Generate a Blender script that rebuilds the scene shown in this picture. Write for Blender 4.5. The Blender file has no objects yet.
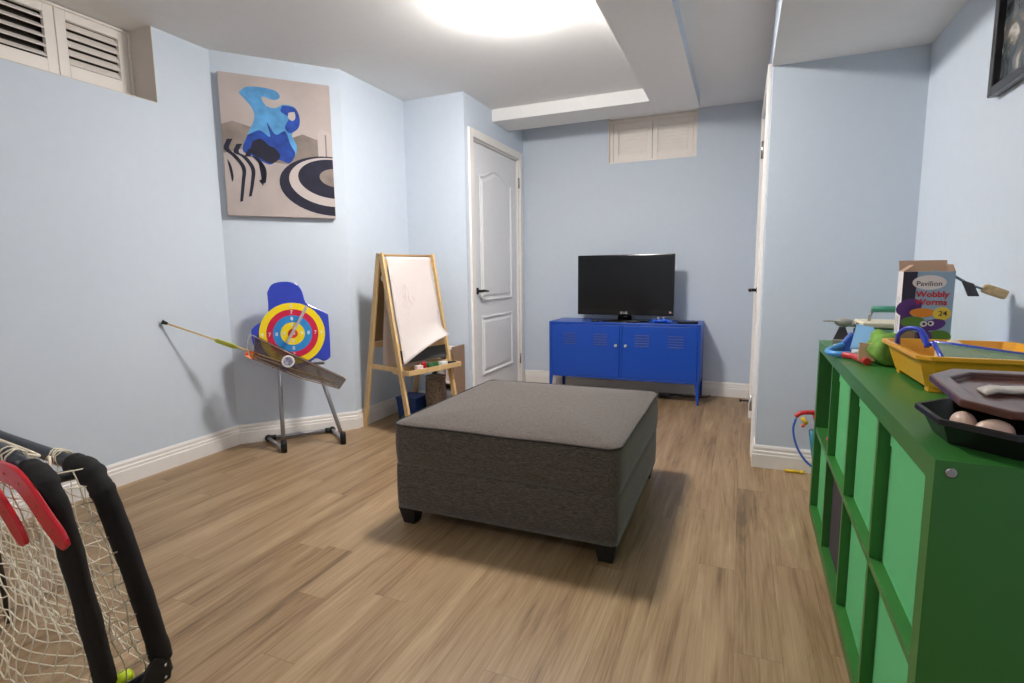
import bpy, bmesh, math, random
from mathutils import Vector, Matrix
random.seed(7)
PI = math.pi
S = bpy.context.scene
COL = S.collection

# ------------------------------------------------------------------ camera
cd = bpy.data.cameras.new('camera'); cam = bpy.data.objects.new('camera', cd); COL.objects.link(cam)
YAW, PITCH, ROLL = 0.40139941, 0.12845894, -0.01158809
r = Vector((math.cos(YAW), math.sin(YAW), 0))
f = Vector((-math.sin(YAW)*math.cos(PITCH), math.cos(YAW)*math.cos(PITCH), -math.sin(PITCH)))
u = r.cross(f)
r2 = math.cos(ROLL)*r + math.sin(ROLL)*u
u2 = -math.sin(ROLL)*r + math.cos(ROLL)*u
m = Matrix((r2, u2, -f)).transposed().to_4x4(); m.translation = Vector((0, 0, 1.05))
cam.matrix_world = m
cd.sensor_width = 36; cd.lens = 36*538.12/1024; cd.clip_start = .02
S.camera = cam
# ------------------------------------------------------------------ world, exposure
wd = bpy.data.worlds.new('world'); S.world = wd; wd.use_nodes = True
wd.node_tree.nodes['Background'].inputs[0].default_value = (.5, .6, .75, 1)
wd.node_tree.nodes['Background'].inputs[1].default_value = .05
vs = S.view_settings
vs.view_transform = 'Standard'; vs.look = 'None'; vs.gamma = 1; vs.use_curve_mapping = False
vs.exposure = 2.86
LAMP_POWER = 29.0
FILL_POWER = 9.0

# ------------------------------------------------------------------ materials
def lin(c):
    return tuple(((x/255)/12.92 if x/255 <= .04045 else ((x/255+.055)/1.055)**2.4) for x in c)
def mat(name, rgb, rough=.6, metal=0, noise=0, nscale=20, bump=0, bscale=200, spec=.5, alpha=1, emit=0, trans=0, stretch=(1, 1, 1), coat=0):
    M = bpy.data.materials.new(name); M.use_nodes = True
    nt = M.node_tree; b = nt.nodes['Principled BSDF']; c = lin(rgb)
    b.inputs['Base Color'].default_value = (*c, 1)
    b.inputs['Roughness'].default_value = rough; b.inputs['Metallic'].default_value = metal
    b.inputs['Specular IOR Level'].default_value = spec
    b.inputs['Coat Weight'].default_value = coat
    if alpha < 1: b.inputs['Alpha'].default_value = alpha
    if trans: b.inputs['Transmission Weight'].default_value = trans
    if emit:
        b.inputs['Emission Color'].default_value = (*c, 1); b.inputs['Emission Strength'].default_value = emit
    tc = nt.nodes.new('ShaderNodeTexCoord'); mp = nt.nodes.new('ShaderNodeMapping')
    mp.inputs['Scale'].default_value = stretch
    nt.links.new(tc.outputs['Object'], mp.inputs['Vector'])
    n = nt.nodes.new('ShaderNodeTexNoise'); n.inputs['Scale'].default_value = nscale; n.inputs['Detail'].default_value = 4
    nt.links.new(mp.outputs['Vector'], n.inputs['Vector'])
    k = noise if noise else .01
    rp = nt.nodes.new('ShaderNodeValToRGB')
    rp.color_ramp.elements[0].position = .3; rp.color_ramp.elements[1].position = .7
    rp.color_ramp.elements[0].color = (*[x*(1-k) for x in c], 1)
    rp.color_ramp.elements[1].color = (*[min(1, x*(1+k)) for x in c], 1)
    nt.links.new(n.outputs['Fac'], rp.inputs['Fac']); nt.links.new(rp.outputs['Color'], b.inputs['Base Color'])
    if bump:
        n2 = nt.nodes.new('ShaderNodeTexNoise'); n2.inputs['Scale'].default_value = bscale
        nt.links.new(mp.outputs['Vector'], n2.inputs['Vector'])
        bp = nt.nodes.new('ShaderNodeBump'); bp.inputs['Strength'].default_value = bump; bp.inputs['Distance'].default_value = .002
        nt.links.new(n2.outputs['Fac'], bp.inputs['Height']); nt.links.new(bp.outputs['Normal'], b.inputs['Normal'])
    return M

WALL = mat('wall_paint', (205, 215, 227), .75, bump=.08, bscale=300, spec=.25)
CEIL = mat('ceiling_paint', (237, 237, 237), .9, bump=.05, bscale=300, spec=.1)
TRIM = mat('trim_paint', (236, 232, 228), .35)
DOORM = mat('door_paint', (232, 233, 236), .4)
SHUT = mat('shutter_paint', (240, 233, 226), .45)
REVEAL = mat('reveal_paint', (208, 200, 192), .85)
GLASSDARK = mat('dark_pane', (36, 24, 12), .3)

def wood_floor():
    M = bpy.data.materials.new('floor_planks'); M.use_nodes = True
    nt = M.node_tree; N = nt.nodes.new; L = nt.links.new; b = nt.nodes['Principled BSDF']
    tc = N('ShaderNodeTexCoord'); sp = N('ShaderNodeSeparateXYZ'); L(tc.outputs['Object'], sp.inputs[0])
    W, LEN = .122, 1.22
    def math_(op, a, b_=None):
        n = N('ShaderNodeMath'); n.operation = op
        for i, v in enumerate((a, b_)):
            if v is None: continue
            if isinstance(v, (int, float)): n.inputs[i].default_value = v
            else: L(v, n.inputs[i])
        return n.outputs[0]
    gx = math_('DIVIDE', math_('ADD', sp.outputs[0], .10+W*40), W)
    row = math_('FLOOR', gx); fx = math_('FRACT', gx)
    wn = N('ShaderNodeTexWhiteNoise'); wn.noise_dimensions = '1D'; L(row, wn.inputs['W'])
    gy = math_('ADD', math_('DIVIDE', math_('ADD', sp.outputs[1], 20.0), LEN), math_('MULTIPLY', wn.outputs['Value'], 7.0))
    colu = math_('FLOOR', gy); fy = math_('FRACT', gy)
    pid = math_('ADD', math_('MULTIPLY', row, 13.37), math_('MULTIPLY', colu, 3.11))
    pn = N('ShaderNodeTexWhiteNoise'); pn.noise_dimensions = '1D'; L(pid, pn.inputs['W'])
    cmb = N('ShaderNodeCombineXYZ')
    L(math_('ADD', sp.outputs[0], math_('MULTIPLY', pn.outputs['Value'], 31.0)), cmb.inputs[0])
    L(math_('ADD', sp.outputs[1], math_('MULTIPLY', pn.outputs['Value'], 17.0)), cmb.inputs[1])
    def noise(sx, sy, sc, det, dist=0):
        mp = N('ShaderNodeMapping'); mp.inputs['Scale'].default_value = (sx, sy, 1); L(cmb.outputs[0], mp.inputs[0])
        n = N('ShaderNodeTexNoise'); n.inputs['Scale'].default_value = sc; n.inputs['Detail'].default_value = det
        n.inputs['Distortion'].default_value = dist; n.inputs['Roughness'].default_value = .6
        L(mp.outputs[0], n.inputs['Vector']); return n.outputs['Fac']
    big = noise(7, .55, 1.3, 4, 1.2); fine = noise(70, .9, 2.0, 5, .9); knots = noise(16, 1.3, 1.0, 4, 3.5)
    v = math_('ADD', math_('MULTIPLY', big, .5), math_('ADD', math_('MULTIPLY', fine, .32), math_('MULTIPLY', knots, .28)))
    v = math_('ADD', v, math_('MULTIPLY', math_('SUBTRACT', pn.outputs['Value'], .5), .06))
    rp = N('ShaderNodeValToRGB'); L(v, rp.inputs['Fac'])
    e = rp.color_ramp.elements
    e[0].position = .40; e[0].color = (*lin((104, 82, 58)), 1)
    e[1].position = .72; e[1].color = (*lin((180, 153, 119)), 1)
    k = e.new(.50); k.color = (*lin((142, 114, 82)), 1)
    k = e.new(.60); k.color = (*lin((159, 133, 101)), 1)
    # seams
    s1 = math_('LESS_THAN', math_('MINIMUM', fx, math_('SUBTRACT', 1.0, fx)), .007)
    s2 = math_('LESS_THAN', math_('MINIMUM', fy, math_('SUBTRACT', 1.0, fy)), .0012)
    sm = math_('MAXIMUM', s1, s2)
    mx = N('ShaderNodeMix'); mx.data_type = 'RGBA'; mx.inputs[7].default_value = (*lin((96, 78, 60)), 1)
    L(math_('MULTIPLY', sm, .35), mx.inputs[0]); L(rp.outputs[0], mx.inputs[6])
    L(mx.outputs[2], b.inputs['Base Color'])
    b.inputs['Roughness'].default_value = .42; b.inputs['Specular IOR Level'].default_value = .4
    bp = N('ShaderNodeBump'); bp.inputs['Strength'].default_value = .15; bp.inputs['Distance'].default_value = .001
    L(math_('SUBTRACT', fine, sm), bp.inputs['Height']); L(bp.outputs[0], b.inputs['Normal'])
    return M
FLOOR = wood_floor()

def fabric(name, c0, c1, sc=(1, 1, 1)):
    M = bpy.data.materials.new(name); M.use_nodes = True
    nt = M.node_tree; N = nt.nodes.new; L = nt.links.new; b = nt.nodes['Principled BSDF']
    tc = N('ShaderNodeTexCoord'); outs = []
    for s in ((60, 600, 300), (600, 60, 300)):
        mp = N('ShaderNodeMapping'); mp.inputs['Scale'].default_value = s; L(tc.outputs['Object'], mp.inputs[0])
        n = N('ShaderNodeTexNoise'); n.inputs['Scale'].default_value = 1.0; n.inputs['Detail'].default_value = 3; L(mp.outputs[0], n.inputs['Vector']); outs.append(n.outputs['Fac'])
    a = N('ShaderNodeMath'); a.operation = 'ADD'; L(outs[0], a.inputs[0]); L(outs[1], a.inputs[1])
    h = N('ShaderNodeMath'); h.operation = 'MULTIPLY'; h.inputs[1].default_value = .5; L(a.outputs[0], h.inputs[0])
    rp = N('ShaderNodeValToRGB'); rp.color_ramp.elements[0].position = .36; rp.color_ramp.elements[1].position = .64
    rp.color_ramp.elements[0].color = (*lin(c0), 1); rp.color_ramp.elements[1].color = (*lin(c1), 1)
    L(h.outputs[0], rp.inputs[0]); L(rp.outputs[0], b.inputs['Base Color'])
    bp = N('ShaderNodeBump'); bp.inputs['Strength'].default_value = .35; bp.inputs['Distance'].default_value = .001
    L(h.outputs[0], bp.inputs['Height']); L(bp.outputs[0], b.inputs['Normal'])
    b.inputs['Roughness'].default_value = .95; b.inputs['Specular IOR Level'].default_value = .15
    b.inputs['Sheen Weight'].default_value = .3; b.inputs['Sheen Roughness'].default_value = .5
    return M

# ------------------------------------------------------------------ mesh helpers
class MB:
    def __init__(s): s.v = []; s.f = []; s.mi = []; s.sm = []; s.m = 0; s.smooth = False
    def add(s, vs_, fs, smooth=None):
        o = len(s.v); s.v += [Vector(p) for p in vs_]
        for q in fs: s.f.append([o+i for i in q]); s.mi.append(s.m); s.sm.append(s.smooth if smooth is None else smooth)
    def box(s, a, b, M=None):
        x0, y0, z0 = a; x1, y1, z1 = b
        P = [Vector(p) for p in ((x0,y0,z0),(x1,y0,z0),(x1,y1,z0),(x0,y1,z0),(x0,y0,z1),(x1,y0,z1),(x1,y1,z1),(x0,y1,z1))]
        if M: P = [M @ p for p in P]
        s.add(P, [(0,3,2,1),(4,5,6,7),(0,1,5,4),(1,2,6,5),(2,3,7,6),(3,0,4,7)], False); return s
    def frustum(s, lo, z0, hi, z1):   # lo/hi = list of xy
        n = len(lo)
        s.add([(x, y, z0) for x, y in lo]+[(x, y, z1) for x, y in hi],
              [tuple(range(n))[::-1], tuple(range(n, 2*n))]+[(i, (i+1) % n, n+(i+1) % n, n+i) for i in range(n)], False); return s
    def tube(s, pts, r, seg=10, closed=False, caps=True, flat=None):
        pts = [Vector(p) for p in pts]; n = len(pts); rr = r if hasattr(r, '__len__') else [r]*n
        V = []; prev = None
        for i, p in enumerate(pts):
            if closed: t = pts[(i+1) % n]-pts[i-1]
            else: t = pts[min(i+1, n-1)]-pts[max(i-1, 0)]
            t.normalize()
            if prev is None:
                a = Vector((0, 0, 1)) if abs(t.z) < .9 else Vector((1, 0, 0)); nx = t.cross(a).normalized()
            else:
                nx = (prev-t*prev.dot(t)).normalized()
            prev = nx; ny = t.cross(nx)
            for k in range(seg):
                a = 2*PI*k/seg; V.append(p+nx*math.cos(a)*rr[i]+ny*math.sin(a)*rr[i])
        F = []
        for i in range(n if closed else n-1):
            j = (i+1) % n
            for k in range(seg): F.append((i*seg+k, i*seg+(k+1) % seg, j*seg+(k+1) % seg, j*seg+k))
        s.add(V, F, True)
        if caps and not closed:
            o = len(s.v)-n*seg
            for ring in (list(range(seg))[::-1], list(range((n-1)*seg, n*seg))):
                s.f.append([o+i for i in ring]); s.mi.append(s.m); s.sm.append(False)
        return s
    def ribbon(s, pts, wdir, width, thick):   # flat bar swept along pts; wdir = width axis hint
        pts = [Vector(p) for p in pts]; n = len(pts); V = []
        for i, p in enumerate(pts):
            t = (pts[min(i+1, n-1)]-pts[max(i-1, 0)]).normalized()
            nn = Vector(wdir).normalized(); th = (nn-t*nn.dot(t)).normalized(); wv = t.cross(th)
            w_ = width[i] if hasattr(width, '__len__') else width
            for a, b in ((-1,-1),(1,-1),(1,1),(-1,1)): V.append(p+wv*a*w_/2+th*b*thick/2)
        F = [(3,2,1,0), tuple(4*(n-1)+k for k in range(4))]
        for i in range(n-1):
            for k in range(4): F.append((4*i+k, 4*i+(k+1) % 4, 4*i+4+(k+1) % 4, 4*i+4+k))
        s.add(V, F, False); return s
    def lathe(s, prof, c=(0, 0, 0), seg=28, M=None, smooth=True):   # prof [(r,z)]
        V = []
        for r_, z in prof:
            for k in range(seg):
                a = 2*PI*k/seg; V.append(Vector((r_*math.cos(a), r_*math.sin(a), z)))
        V = [(M @ p if M else p)+Vector(c) for p in V]
        F = [(i*seg+k, i*seg+(k+1) % seg, (i+1)*seg+(k+1) % seg, (i+1)*seg+k) for i in range(len(prof)-1) for k in range(seg)]
        s.add(V, F, smooth)
        o = len(s.v)-len(V)
        s.f.append([o+k for k in range(seg)][::-1]); s.mi.append(s.m); s.sm.append(False)
        s.f.append([o+(len(prof)-1)*seg+k for k in range(seg)]); s.mi.append(s.m); s.sm.append(False)
        return s
    def prism(s, poly, O, U, V_, depth):   # poly in (u,v), extruded along U x V
        O, U, V_ = Vector(O), Vector(U), Vector(V_); W = U.cross(V_).normalized()*depth; n = len(poly)
        a = [O+U*x+V_*y for x, y in poly]
        s.add(a+[p+W for p in a], [tuple(range(n))[::-1], tuple(range(n, 2*n))]+[(i, (i+1) % n, n+(i+1) % n, n+i) for i in range(n)], False); return s
    def ball(s, c, r, seg=16, rings=10, sc=(1, 1, 1)):
        V = []; F = []
        for i in range(rings+1):
            t = PI*i/rings
            for k in range(seg):
                a = 2*PI*k/seg; V.append(Vector(c)+Vector((r*sc[0]*math.sin(t)*math.cos(a), r*sc[1]*math.sin(t)*math.sin(a), r*sc[2]*math.cos(t))))
        for i in range(rings):
            for k in range(seg): F.append((i*seg+k, (i+1)*seg+k, (i+1)*seg+(k+1) % seg, i*seg+(k+1) % seg))
        s.add(V, F, True); return s
    def grid(s, nu, nv, fn, smooth=True):
        V = [Vector(fn(i/(nu-1), j/(nv-1))) for j in range(nv) for i in range(nu)]
        s.add(V, [(j*nu+i, j*nu+i+1, (j+1)*nu+i+1, (j+1)*nu+i) for j in range(nv-1) for i in range(nu-1)], smooth); return s
    def text(s, txt, O, U, V_, size, bold=0, lift=.0004, depth=.0003):
        cu = bpy.data.curves.new('t', 'FONT'); cu.body = txt; cu.size = 1; cu.align_x = 'CENTER'; cu.align_y = 'CENTER'
        cu.offset = bold; cu.resolution_u = 3
        ob = bpy.data.objects.new('t', cu); COL.objects.link(ob)
        bpy.context.view_layer.update()
        dg = bpy.context.evaluated_depsgraph_get(); me = bpy.data.meshes.new_from_object(ob.evaluated_get(dg))
        O, U, V_ = Vector(O), Vector(U).normalized(), Vector(V_).normalized(); W = U.cross(V_)
        s.add([O+U*v.co.x*size+V_*v.co.y*size+W*lift for v in me.vertices], [tuple(p.vertices) for p in me.polygons], False)
        bpy.data.objects.remove(ob); bpy.data.curves.remove(cu); bpy.data.meshes.remove(me); return s
    def build(s, name, mats, parent=None, loc=None, bevel=0, bseg=2, solid=0, sub=0, fixn=False):
        me = bpy.data.meshes.new(name); me.from_pydata([tuple(p) for p in s.v], [], s.f)
        if not isinstance(mats, (list, tuple)): mats = [mats]
        for q in mats: me.materials.append(q)
        for p, mi, sm in zip(me.polygons, s.mi, s.sm): p.material_index = mi; p.use_smooth = sm
        if fixn:
            bm = bmesh.new(); bm.from_mesh(me); bmesh.ops.remove_doubles(bm, verts=bm.verts, dist=1e-6)
            bmesh.ops.recalc_face_normals(bm, faces=bm.faces); bm.to_mesh(me); bm.free()
        me.update(); o = bpy.data.objects.new(name, me); COL.objects.link(o)
        if parent: o.parent = parent
        if loc is not None: o.location = loc
        if solid:
            d = o.modifiers.new('solid', 'SOLIDIFY'); d.thickness = solid; d.offset = 0
        if bevel:
            d = o.modifiers.new('bevel', 'BEVEL'); d.width = bevel; d.segments = bseg; d.limit_method = 'ANGLE'; d.angle_limit = math.radians(40); d.harden_normals = False
        if sub:
            d = o.modifiers.new('sub', 'SUBSURF'); d.levels = sub; d.render_levels = sub
        return o
def bx(a, b, M=None): return MB().box(a, b, M)
def tag(o, label, cat, group=None):
    o['label'] = label; o['category'] = cat
    if group: o['group'] = group
    return o
def thing(name, label, cat, loc=(0, 0, 0), rz=0, group=None):
    o = bpy.data.objects.new(name, None); o.empty_display_size = .05; COL.objects.link(o)
    o.location = loc; o.rotation_euler = (0, 0, rz); return tag(o, label, cat, group)
def struct(name, mb, mats, parent=None, **k):
    o = mb.build(name, mats, parent, **k)
    if not parent: o['kind'] = 'structure'
    return o
def lab(o, t): o['label'] = t; return o
def catmull(P, n=6):
    P = [Vector(p) for p in P]; out = []
    Q = [P[0]*2-P[1]]+P+[P[-1]*2-P[-2]]
    for i in range(1, len(Q)-2):
        for k in range(n):
            t = k/n; a, b, c, d = Q[i-1], Q[i], Q[i+1], Q[i+2]
            out.append(.5*((2*b)+(c-a)*t+(2*a-5*b+4*c-d)*t*t+(3*b-a-3*c+d)*t*t*t))
    out.append(P[-1]); return out
def rot(ax, deg): return Matrix.Rotation(math.radians(deg), 4, ax)

# ================================================================== ROOM SHELL
LX, RX, BY, FY = -2.862, .74, 4.737, -1.6
C1 = Vector((-2.853, 2.348, 0)); C2 = Vector((-2.388, 2.886, 0))
C1 = Vector((LX, 2.341, 0))
ZC = 2.332
struct('floor', bx((LX-.3, FY-.1, -.06), (RX+.1, BY+.25, 0)), FLOOR)
struct('ceiling', bx((LX-.3, FY-.1, ZC), (RX+.1, BY+.25, ZC+.08)), CEIL)
WT = .1
# left wall with the window recess
w1y, wz = 2.012, 1.952
b = MB(); b.box((LX-.3, FY, 0), (LX, C1.y, wz)); b.box((LX-.3, w1y, wz), (LX, C1.y, ZC)); b.box((LX-.3, FY, wz), (LX, .652, ZC)); b.box((LX-.3, .652, wz), (LX-.26, w1y, ZC))
struct('wall_left', b, WALL)
# reveal lining of the left window recess
b = MB(); b.box((LX-.26, w1y-.003, wz), (LX+.001, w1y, ZC)); b.box((LX-.26, .652, wz), (LX+.001, w1y, wz+.003)); b.box((LX-.26, .652, wz+.003), (LX+.001, .655, ZC))
struct('trim_1', b, REVEAL)
DD = (C2-C1).normalized(); NN = Vector((DD.y, -DD.x, 0))
def FA(s_, o_, z_):
    p = C1+DD*s_+NN*o_; return Vector((p.x, p.y, z_))
LA = (C2-C1).length
b = MB(); b.add([C1, C2, C2-NN*.1+DD*.05, C1-NN*.1]+[p+Vector((0, 0, ZC)) for p in (C1, C2, C2-NN*.1+DD*.05, C1-NN*.1)], [(0,1,5,4),(1,2,6,5),(2,3,7,6),(3,0,4,7),(3,2,1,0),(4,5,6,7)])
struct('wall_angled', b, WALL)
struct('wall_alcove', bx((C2.x-WT, C2.y, 0), (C2.x, 3.59, ZC)), WALL)
struct('wall_return', bx((C2.x-WT, 3.59, 0), (-1.88, 3.59+.03, ZC)), WALL)
DX = -1.88
d0, d1, dz = 3.70, 4.62, 2.045     # opening of the left door
b = MB(); b.box((DX-WT, 3.62, 0), (DX, d0, ZC)); b.box((DX-WT, d1, 0), (DX, BY, ZC)); b.box((DX-WT, d0, dz), (DX, d1, ZC)); b.box((DX-WT, d0, 0), (DX-WT+.02, d1, dz))
struct('wall_door', b, WALL)
# back wall with recess for window
wx0, wx1, wbz = -1.094, -.372, 1.962
b = MB(); b.box((DX-WT, BY, 0), (.2, BY+.15, wbz)); b.box((DX-WT, BY, wbz), (wx0, BY+.15, ZC)); b.box((wx1, BY, wbz), (.2, BY+.15, ZC)); b.box((wx0, BY+.12, wbz), (wx1, BY+.15, ZC))
struct('wall_back', b, WALL)
struct('trim_2', bx((wx0, BY+.0005, wbz), (wx0+.004, BY+.12, ZC)).box((wx1-.004, BY+.0005, wbz), (wx1, BY+.12, ZC)).box((wx0, BY+.0005, wbz), (wx1, BY+.12, wbz+.004)), SHUT)
# partition on the right
PX, PY = .105, 3.07
e0, e1 = 3.27, 4.08
b = MB(); b.box((PX, PY, 0), (RX, PY+.1, ZC)); b.box((PX, PY+.1, 0), (PX+.1, e0, ZC)); b.box((PX, e1, 0), (PX+.1, BY, ZC)); b.box((PX, e0, 2.04), (PX+.1, e1, ZC))
struct('wall_partition', b, WALL)
struct('wall_right', bx((RX, FY, 0), (RX+.1, PY+.1, ZC)), WALL)
struct('wall_rear', bx((LX, FY-.1, 0), (RX, FY, ZC)), WALL)
# bulkheads
def beam(name, a, c, blue):
    x0, y0, z0 = a; x1, y1, z1 = c; b = MB()
    P = [(x0,y0,z0),(x1,y0,z0),(x1,y1,z0),(x0,y1,z0),(x0,y0,z1),(x1,y0,z1),(x1,y1,z1),(x0,y1,z1)]
    for q, side in (((0,3,2,1),'b'),((4,5,6,7),'t'),((0,1,5,4),'f'),((1,2,6,5),'r'),((2,3,7,6),'k'),((3,0,4,7),'l')):
        b.m = 1 if side in blue else 0; b.add([P[i] for i in q], [(0, 1, 2, 3)])
    return struct(name, b, [CEIL, WALL])
beam('ceiling_beam_long', (-.646, FY, 2.24), (-.333, 4.39, ZC), 'r')
beam('ceiling_beam_cross', (DX, 4.07, 2.24), (-.646, 4.39, ZC), '')
beam('ceiling_bulkhead_right', (.100, FY, 2.035), (RX, PY, ZC), 'l')

# baseboards: a stepped profile swept along polylines (room side to the right of travel)
PROF = [(0, 0), (.016, 0), (.016, .07), (.013, .075), (.013, .088), (.009, .094), (.009, .108), (.004, .12), (0, .12)]
def baseboard(name, pts):
    pts = [Vector((x, y, 0)) for x, y in pts]; n = len(pts); V = []; k = len(PROF)
    for i, p in enumerate(pts):
        def nrm(a, b_): d = (b_-a).normalized(); return Vector((d.y, -d.x, 0))
        if i == 0: mm = nrm(pts[0], pts[1])
        elif i == n-1: mm = nrm(pts[-2], pts[-1])
        else:
            a = nrm(pts[i-1], p); c = nrm(p, pts[i+1]); mm = (a+c)/(1+a.dot(c))
        for o_, z in PROF: V.append(p+mm*o_+Vector((0, 0, z)))
    F = [tuple(range(k)), tuple((n-1)*k+i for i in range(k))[::-1]]
    for i in range(n-1):
        for j in range(k-1): F.append((i*k+j, i*k+j+1, (i+1)*k+j+1, (i+1)*k+j)[::-1])
    b = MB(); b.add(V, F); o = b.build(name, TRIM); o['kind'] = 'structure'; return o
baseboard('baseboard_left', [(LX, FY), (LX, C1.y), (C2.x, C2.y), (C2.x, 3.59), (DX, 3.59), (DX, d0-.065)])
baseboard('baseboard_back', [(DX, d1+.065), (DX, BY), (PX, BY)])
baseboard('baseboard_partition', [(PX, e0-.06), (PX, PY), (RX, PY)])
baseboard('baseboard_alcove', [(PX, BY), (PX, e1+.06)])
baseboard('baseboard_right', [(RX, PY), (RX, FY)])

# ---------------------------------------------------------------- windows with shutters
def shutter_window(name, O, U, Wd, Ht, open_, npan=2, frame=.028, stile=.045, railb=.06, railt=.055, nl=6):
    """O lower-left corner in the window plane, U horizontal unit, normal = U x Z towards room"""
    O, U = Vector(O), Vector(U); Z = Vector((0, 0, 1)); Nn = U.cross(Z)
    M = Matrix((U, Z, Nn)).transposed().to_4x4(); M.translation = O       # local x along U, y up, z to room
    b = MB()
    b.box((0, 0, 0), (frame, Ht, .03), M); b.box((Wd-frame, 0, 0), (Wd, Ht, .03), M); b.box((frame, 0, 0), (Wd-frame, frame*.7, .03), M); b.box((frame, Ht-frame, 0), (Wd-frame, Ht, .03), M)
    fr = struct(name, b, SHUT, bevel=.002)
    bx((frame, 0, -.03), (Wd-frame, Ht, -.02), M).build('pane', GLASSDARK, fr)
    pw = (Wd-2*frame)/npan; z0 = frame*.7; z1 = Ht-frame
    opens = open_ if hasattr(open_, '__len__') else [open_]*npan
    for i in range(npan):
        xa = frame+i*pw+.0015; xb = frame+(i+1)*pw-.0015
        b = MB(); b.box((xa, z0, 0), (xa+stile, z1, .022), M); b.box((xb-stile, z0, 0), (xb, z1, .022), M)
        b.box((xa+stile, z0, 0), (xb-stile, z0+railb, .022), M); b.box((xa+stile, z1-railt, 0), (xb-stile, z1, .022), M)
        sh = b.build('shutter', SHUT, fr, bevel=.002)
        h = (z1-railt-z0-railb); pitch = h/nl
        for k in range(nl):
            yc = z0+railb+pitch*(k+.5)
            T = M @ Matrix.Translation((0, yc, .008)) @ rot('X', opens[i])
            w_ = pitch*.54
            MB().box((xa+stile+.001, -w_, -.0035), (xb-stile-.001, w_, .0035), T).build('louver', SHUT, sh, bevel=.0025)
    return fr
# left window: plane 0.2 m behind the wall; looking from the room the U axis runs -y... room normal is +x = U x Z -> U = +y
shutter_window('window_1', (LX-.195, .656, wz+.003), (0, 1, 0), w1y-.003-.656, ZC-wz-.006, (-56, -58, -56, -37), npan=4, frame=.013, stile=.045, railb=.105, railt=.040, nl=5)
o = shutter_window('window_2', (wx0+.004, BY+.085, wbz+.004), (1, 0, 0), wx1-wx0-.008, ZC-wbz-.006, 12, npan=2, stile=.042, railb=.055, nl=7)

# ---------------------------------------------------------------- doors
CHROME = mat('chrome', (170, 168, 165), .25, 1)
DKMETAL = mat('dark_metal', (60, 56, 54), .35, .8)
def rect_loop(a, b_, c, d): return [(a, c), (b_, c), (b_, d), (a, d)]
def panel_relief(mb, outline, O, U, V_, wid=.02, proud=.006):
    """moulding ring along the outline plus a raised field"""
    O, U, V_ = Vector(O), Vector(U), Vector(V_); W = U.cross(V_)
    cx = sum(p[0] for p in outline)/len(outline); cy = sum(p[1] for p in outline)/len(outline)
    def inset(d):
        xs = [p[0] for p in outline]; ys = [p[1] for p in outline]; w_, h_ = max(xs)-min(xs), max(ys)-min(ys)
        mx_, my_ = (max(xs)+min(xs))/2, (max(ys)+min(ys))/2
        return [(mx_+(x-mx_)*(1-2*d/w_), my_+(y-my_)*(1-2*d/h_)) for x, y in outline]
    loops = [(outline, 0), (inset(.006), proud), (inset(.014), proud), (inset(.022), -.004), (inset(.036), -.004), (inset(.052), proud*.7)]
    n = len(outline); V = []
    for lp, h in loops: V += [O+U*x+V_*y+W*h for x, y in lp]
    F = []
    for i in range(len(loops)-1):
        for k in range(n): F.append((i*n+k, i*n+(k+1) % n, (i+1)*n+(k+1) % n, (i+1)*n+k))
    F.append(tuple((len(loops)-1)*n+k for k in range(n)))
    mb.add(V, F)
def make_casing(name, X, y0, y1, zt, sgn, w_=.06, th=.02):
    b = MB(); xa, xb = sorted((X, X+sgn*th))
    b.box((xa, y0-w_, 0), (xb, y0, zt+w_)); b.box((xa, y1, 0), (xb, y1+w_, zt+w_)); b.box((xa, y0, zt), (xb, y1, zt+w_))
    xc, xd = sorted((X, X-sgn*.098))
    b.box((xc, y0, 0), (xd, y0+.012, zt)); b.box((xc, y1-.012, 0), (xd, y1, zt)); b.box((xc, y0+.012, zt-.012), (xd, y1-.012, zt))
    return struct(name, b, TRIM, bevel=.004)
make_casing('trim_3', DX, d0, d1, dz, 1)
# door leaf (cathedral two-panel), faces +x ; local outline in (y, z) with U=+y, V=+z -> normal +x
yl, yr = d0+.016, d1-.016
lf = DX-.018
leaf = MB()
# face with real openings for the panels is approximated by slab + relief sunk into it
leaf.box((lf-.035, yl, .008), (lf, yr, dz-.016))
door = leaf.build('door_1', DOORM, bevel=.002); door['kind'] = 'structure'
pa, pb = yl+.13, yr-.13
arch = [(pa, .82), (pb, .82), (pb, 1.80)]
for k in range(1, 16):
    t = k/16; y = pb+(pa-pb)*t; arch.append((y, 1.80+.075*.5*(1-math.cos(2*PI*t))))
arch.append((pa, 1.80))
b = MB(); panel_relief(b, arch, (lf+.0045, 0, 0), (0, 1, 0), (0, 0, 1)); b.build('panel', DOORM, door)
b = MB(); panel_relief(b, rect_loop(pa, pb, .22, .70), (lf+.0045, 0, 0), (0, 1, 0), (0, 0, 1)); b.build('panel', DOORM, door)
hy, hz = yl+.065, .905
Rx = rot('Y', 90)
b = MB(); b.lathe([(.027, 0), (.027, .008), (.02, .012), (.011, .014), (.011, .05)], (lf, hy, hz), 20, Rx)
b.tube([(lf+.045, hy-.005, hz), (lf+.052, hy+.03, hz+.002), (lf+.05, hy+.075, hz-.002), (lf+.046, hy+.115, hz-.004)], [.011, .01, .009, .007])
lab(b.build('door_handle', DKMETAL, door), 'dark metal lever handle')
for z in (.25, 1.84):
    MB().tube([(DX+.006, yr+.008, z-.045), (DX+.006, yr+.008, z+.045)], .008, 8).build('hinge', CHROME, door)
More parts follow.
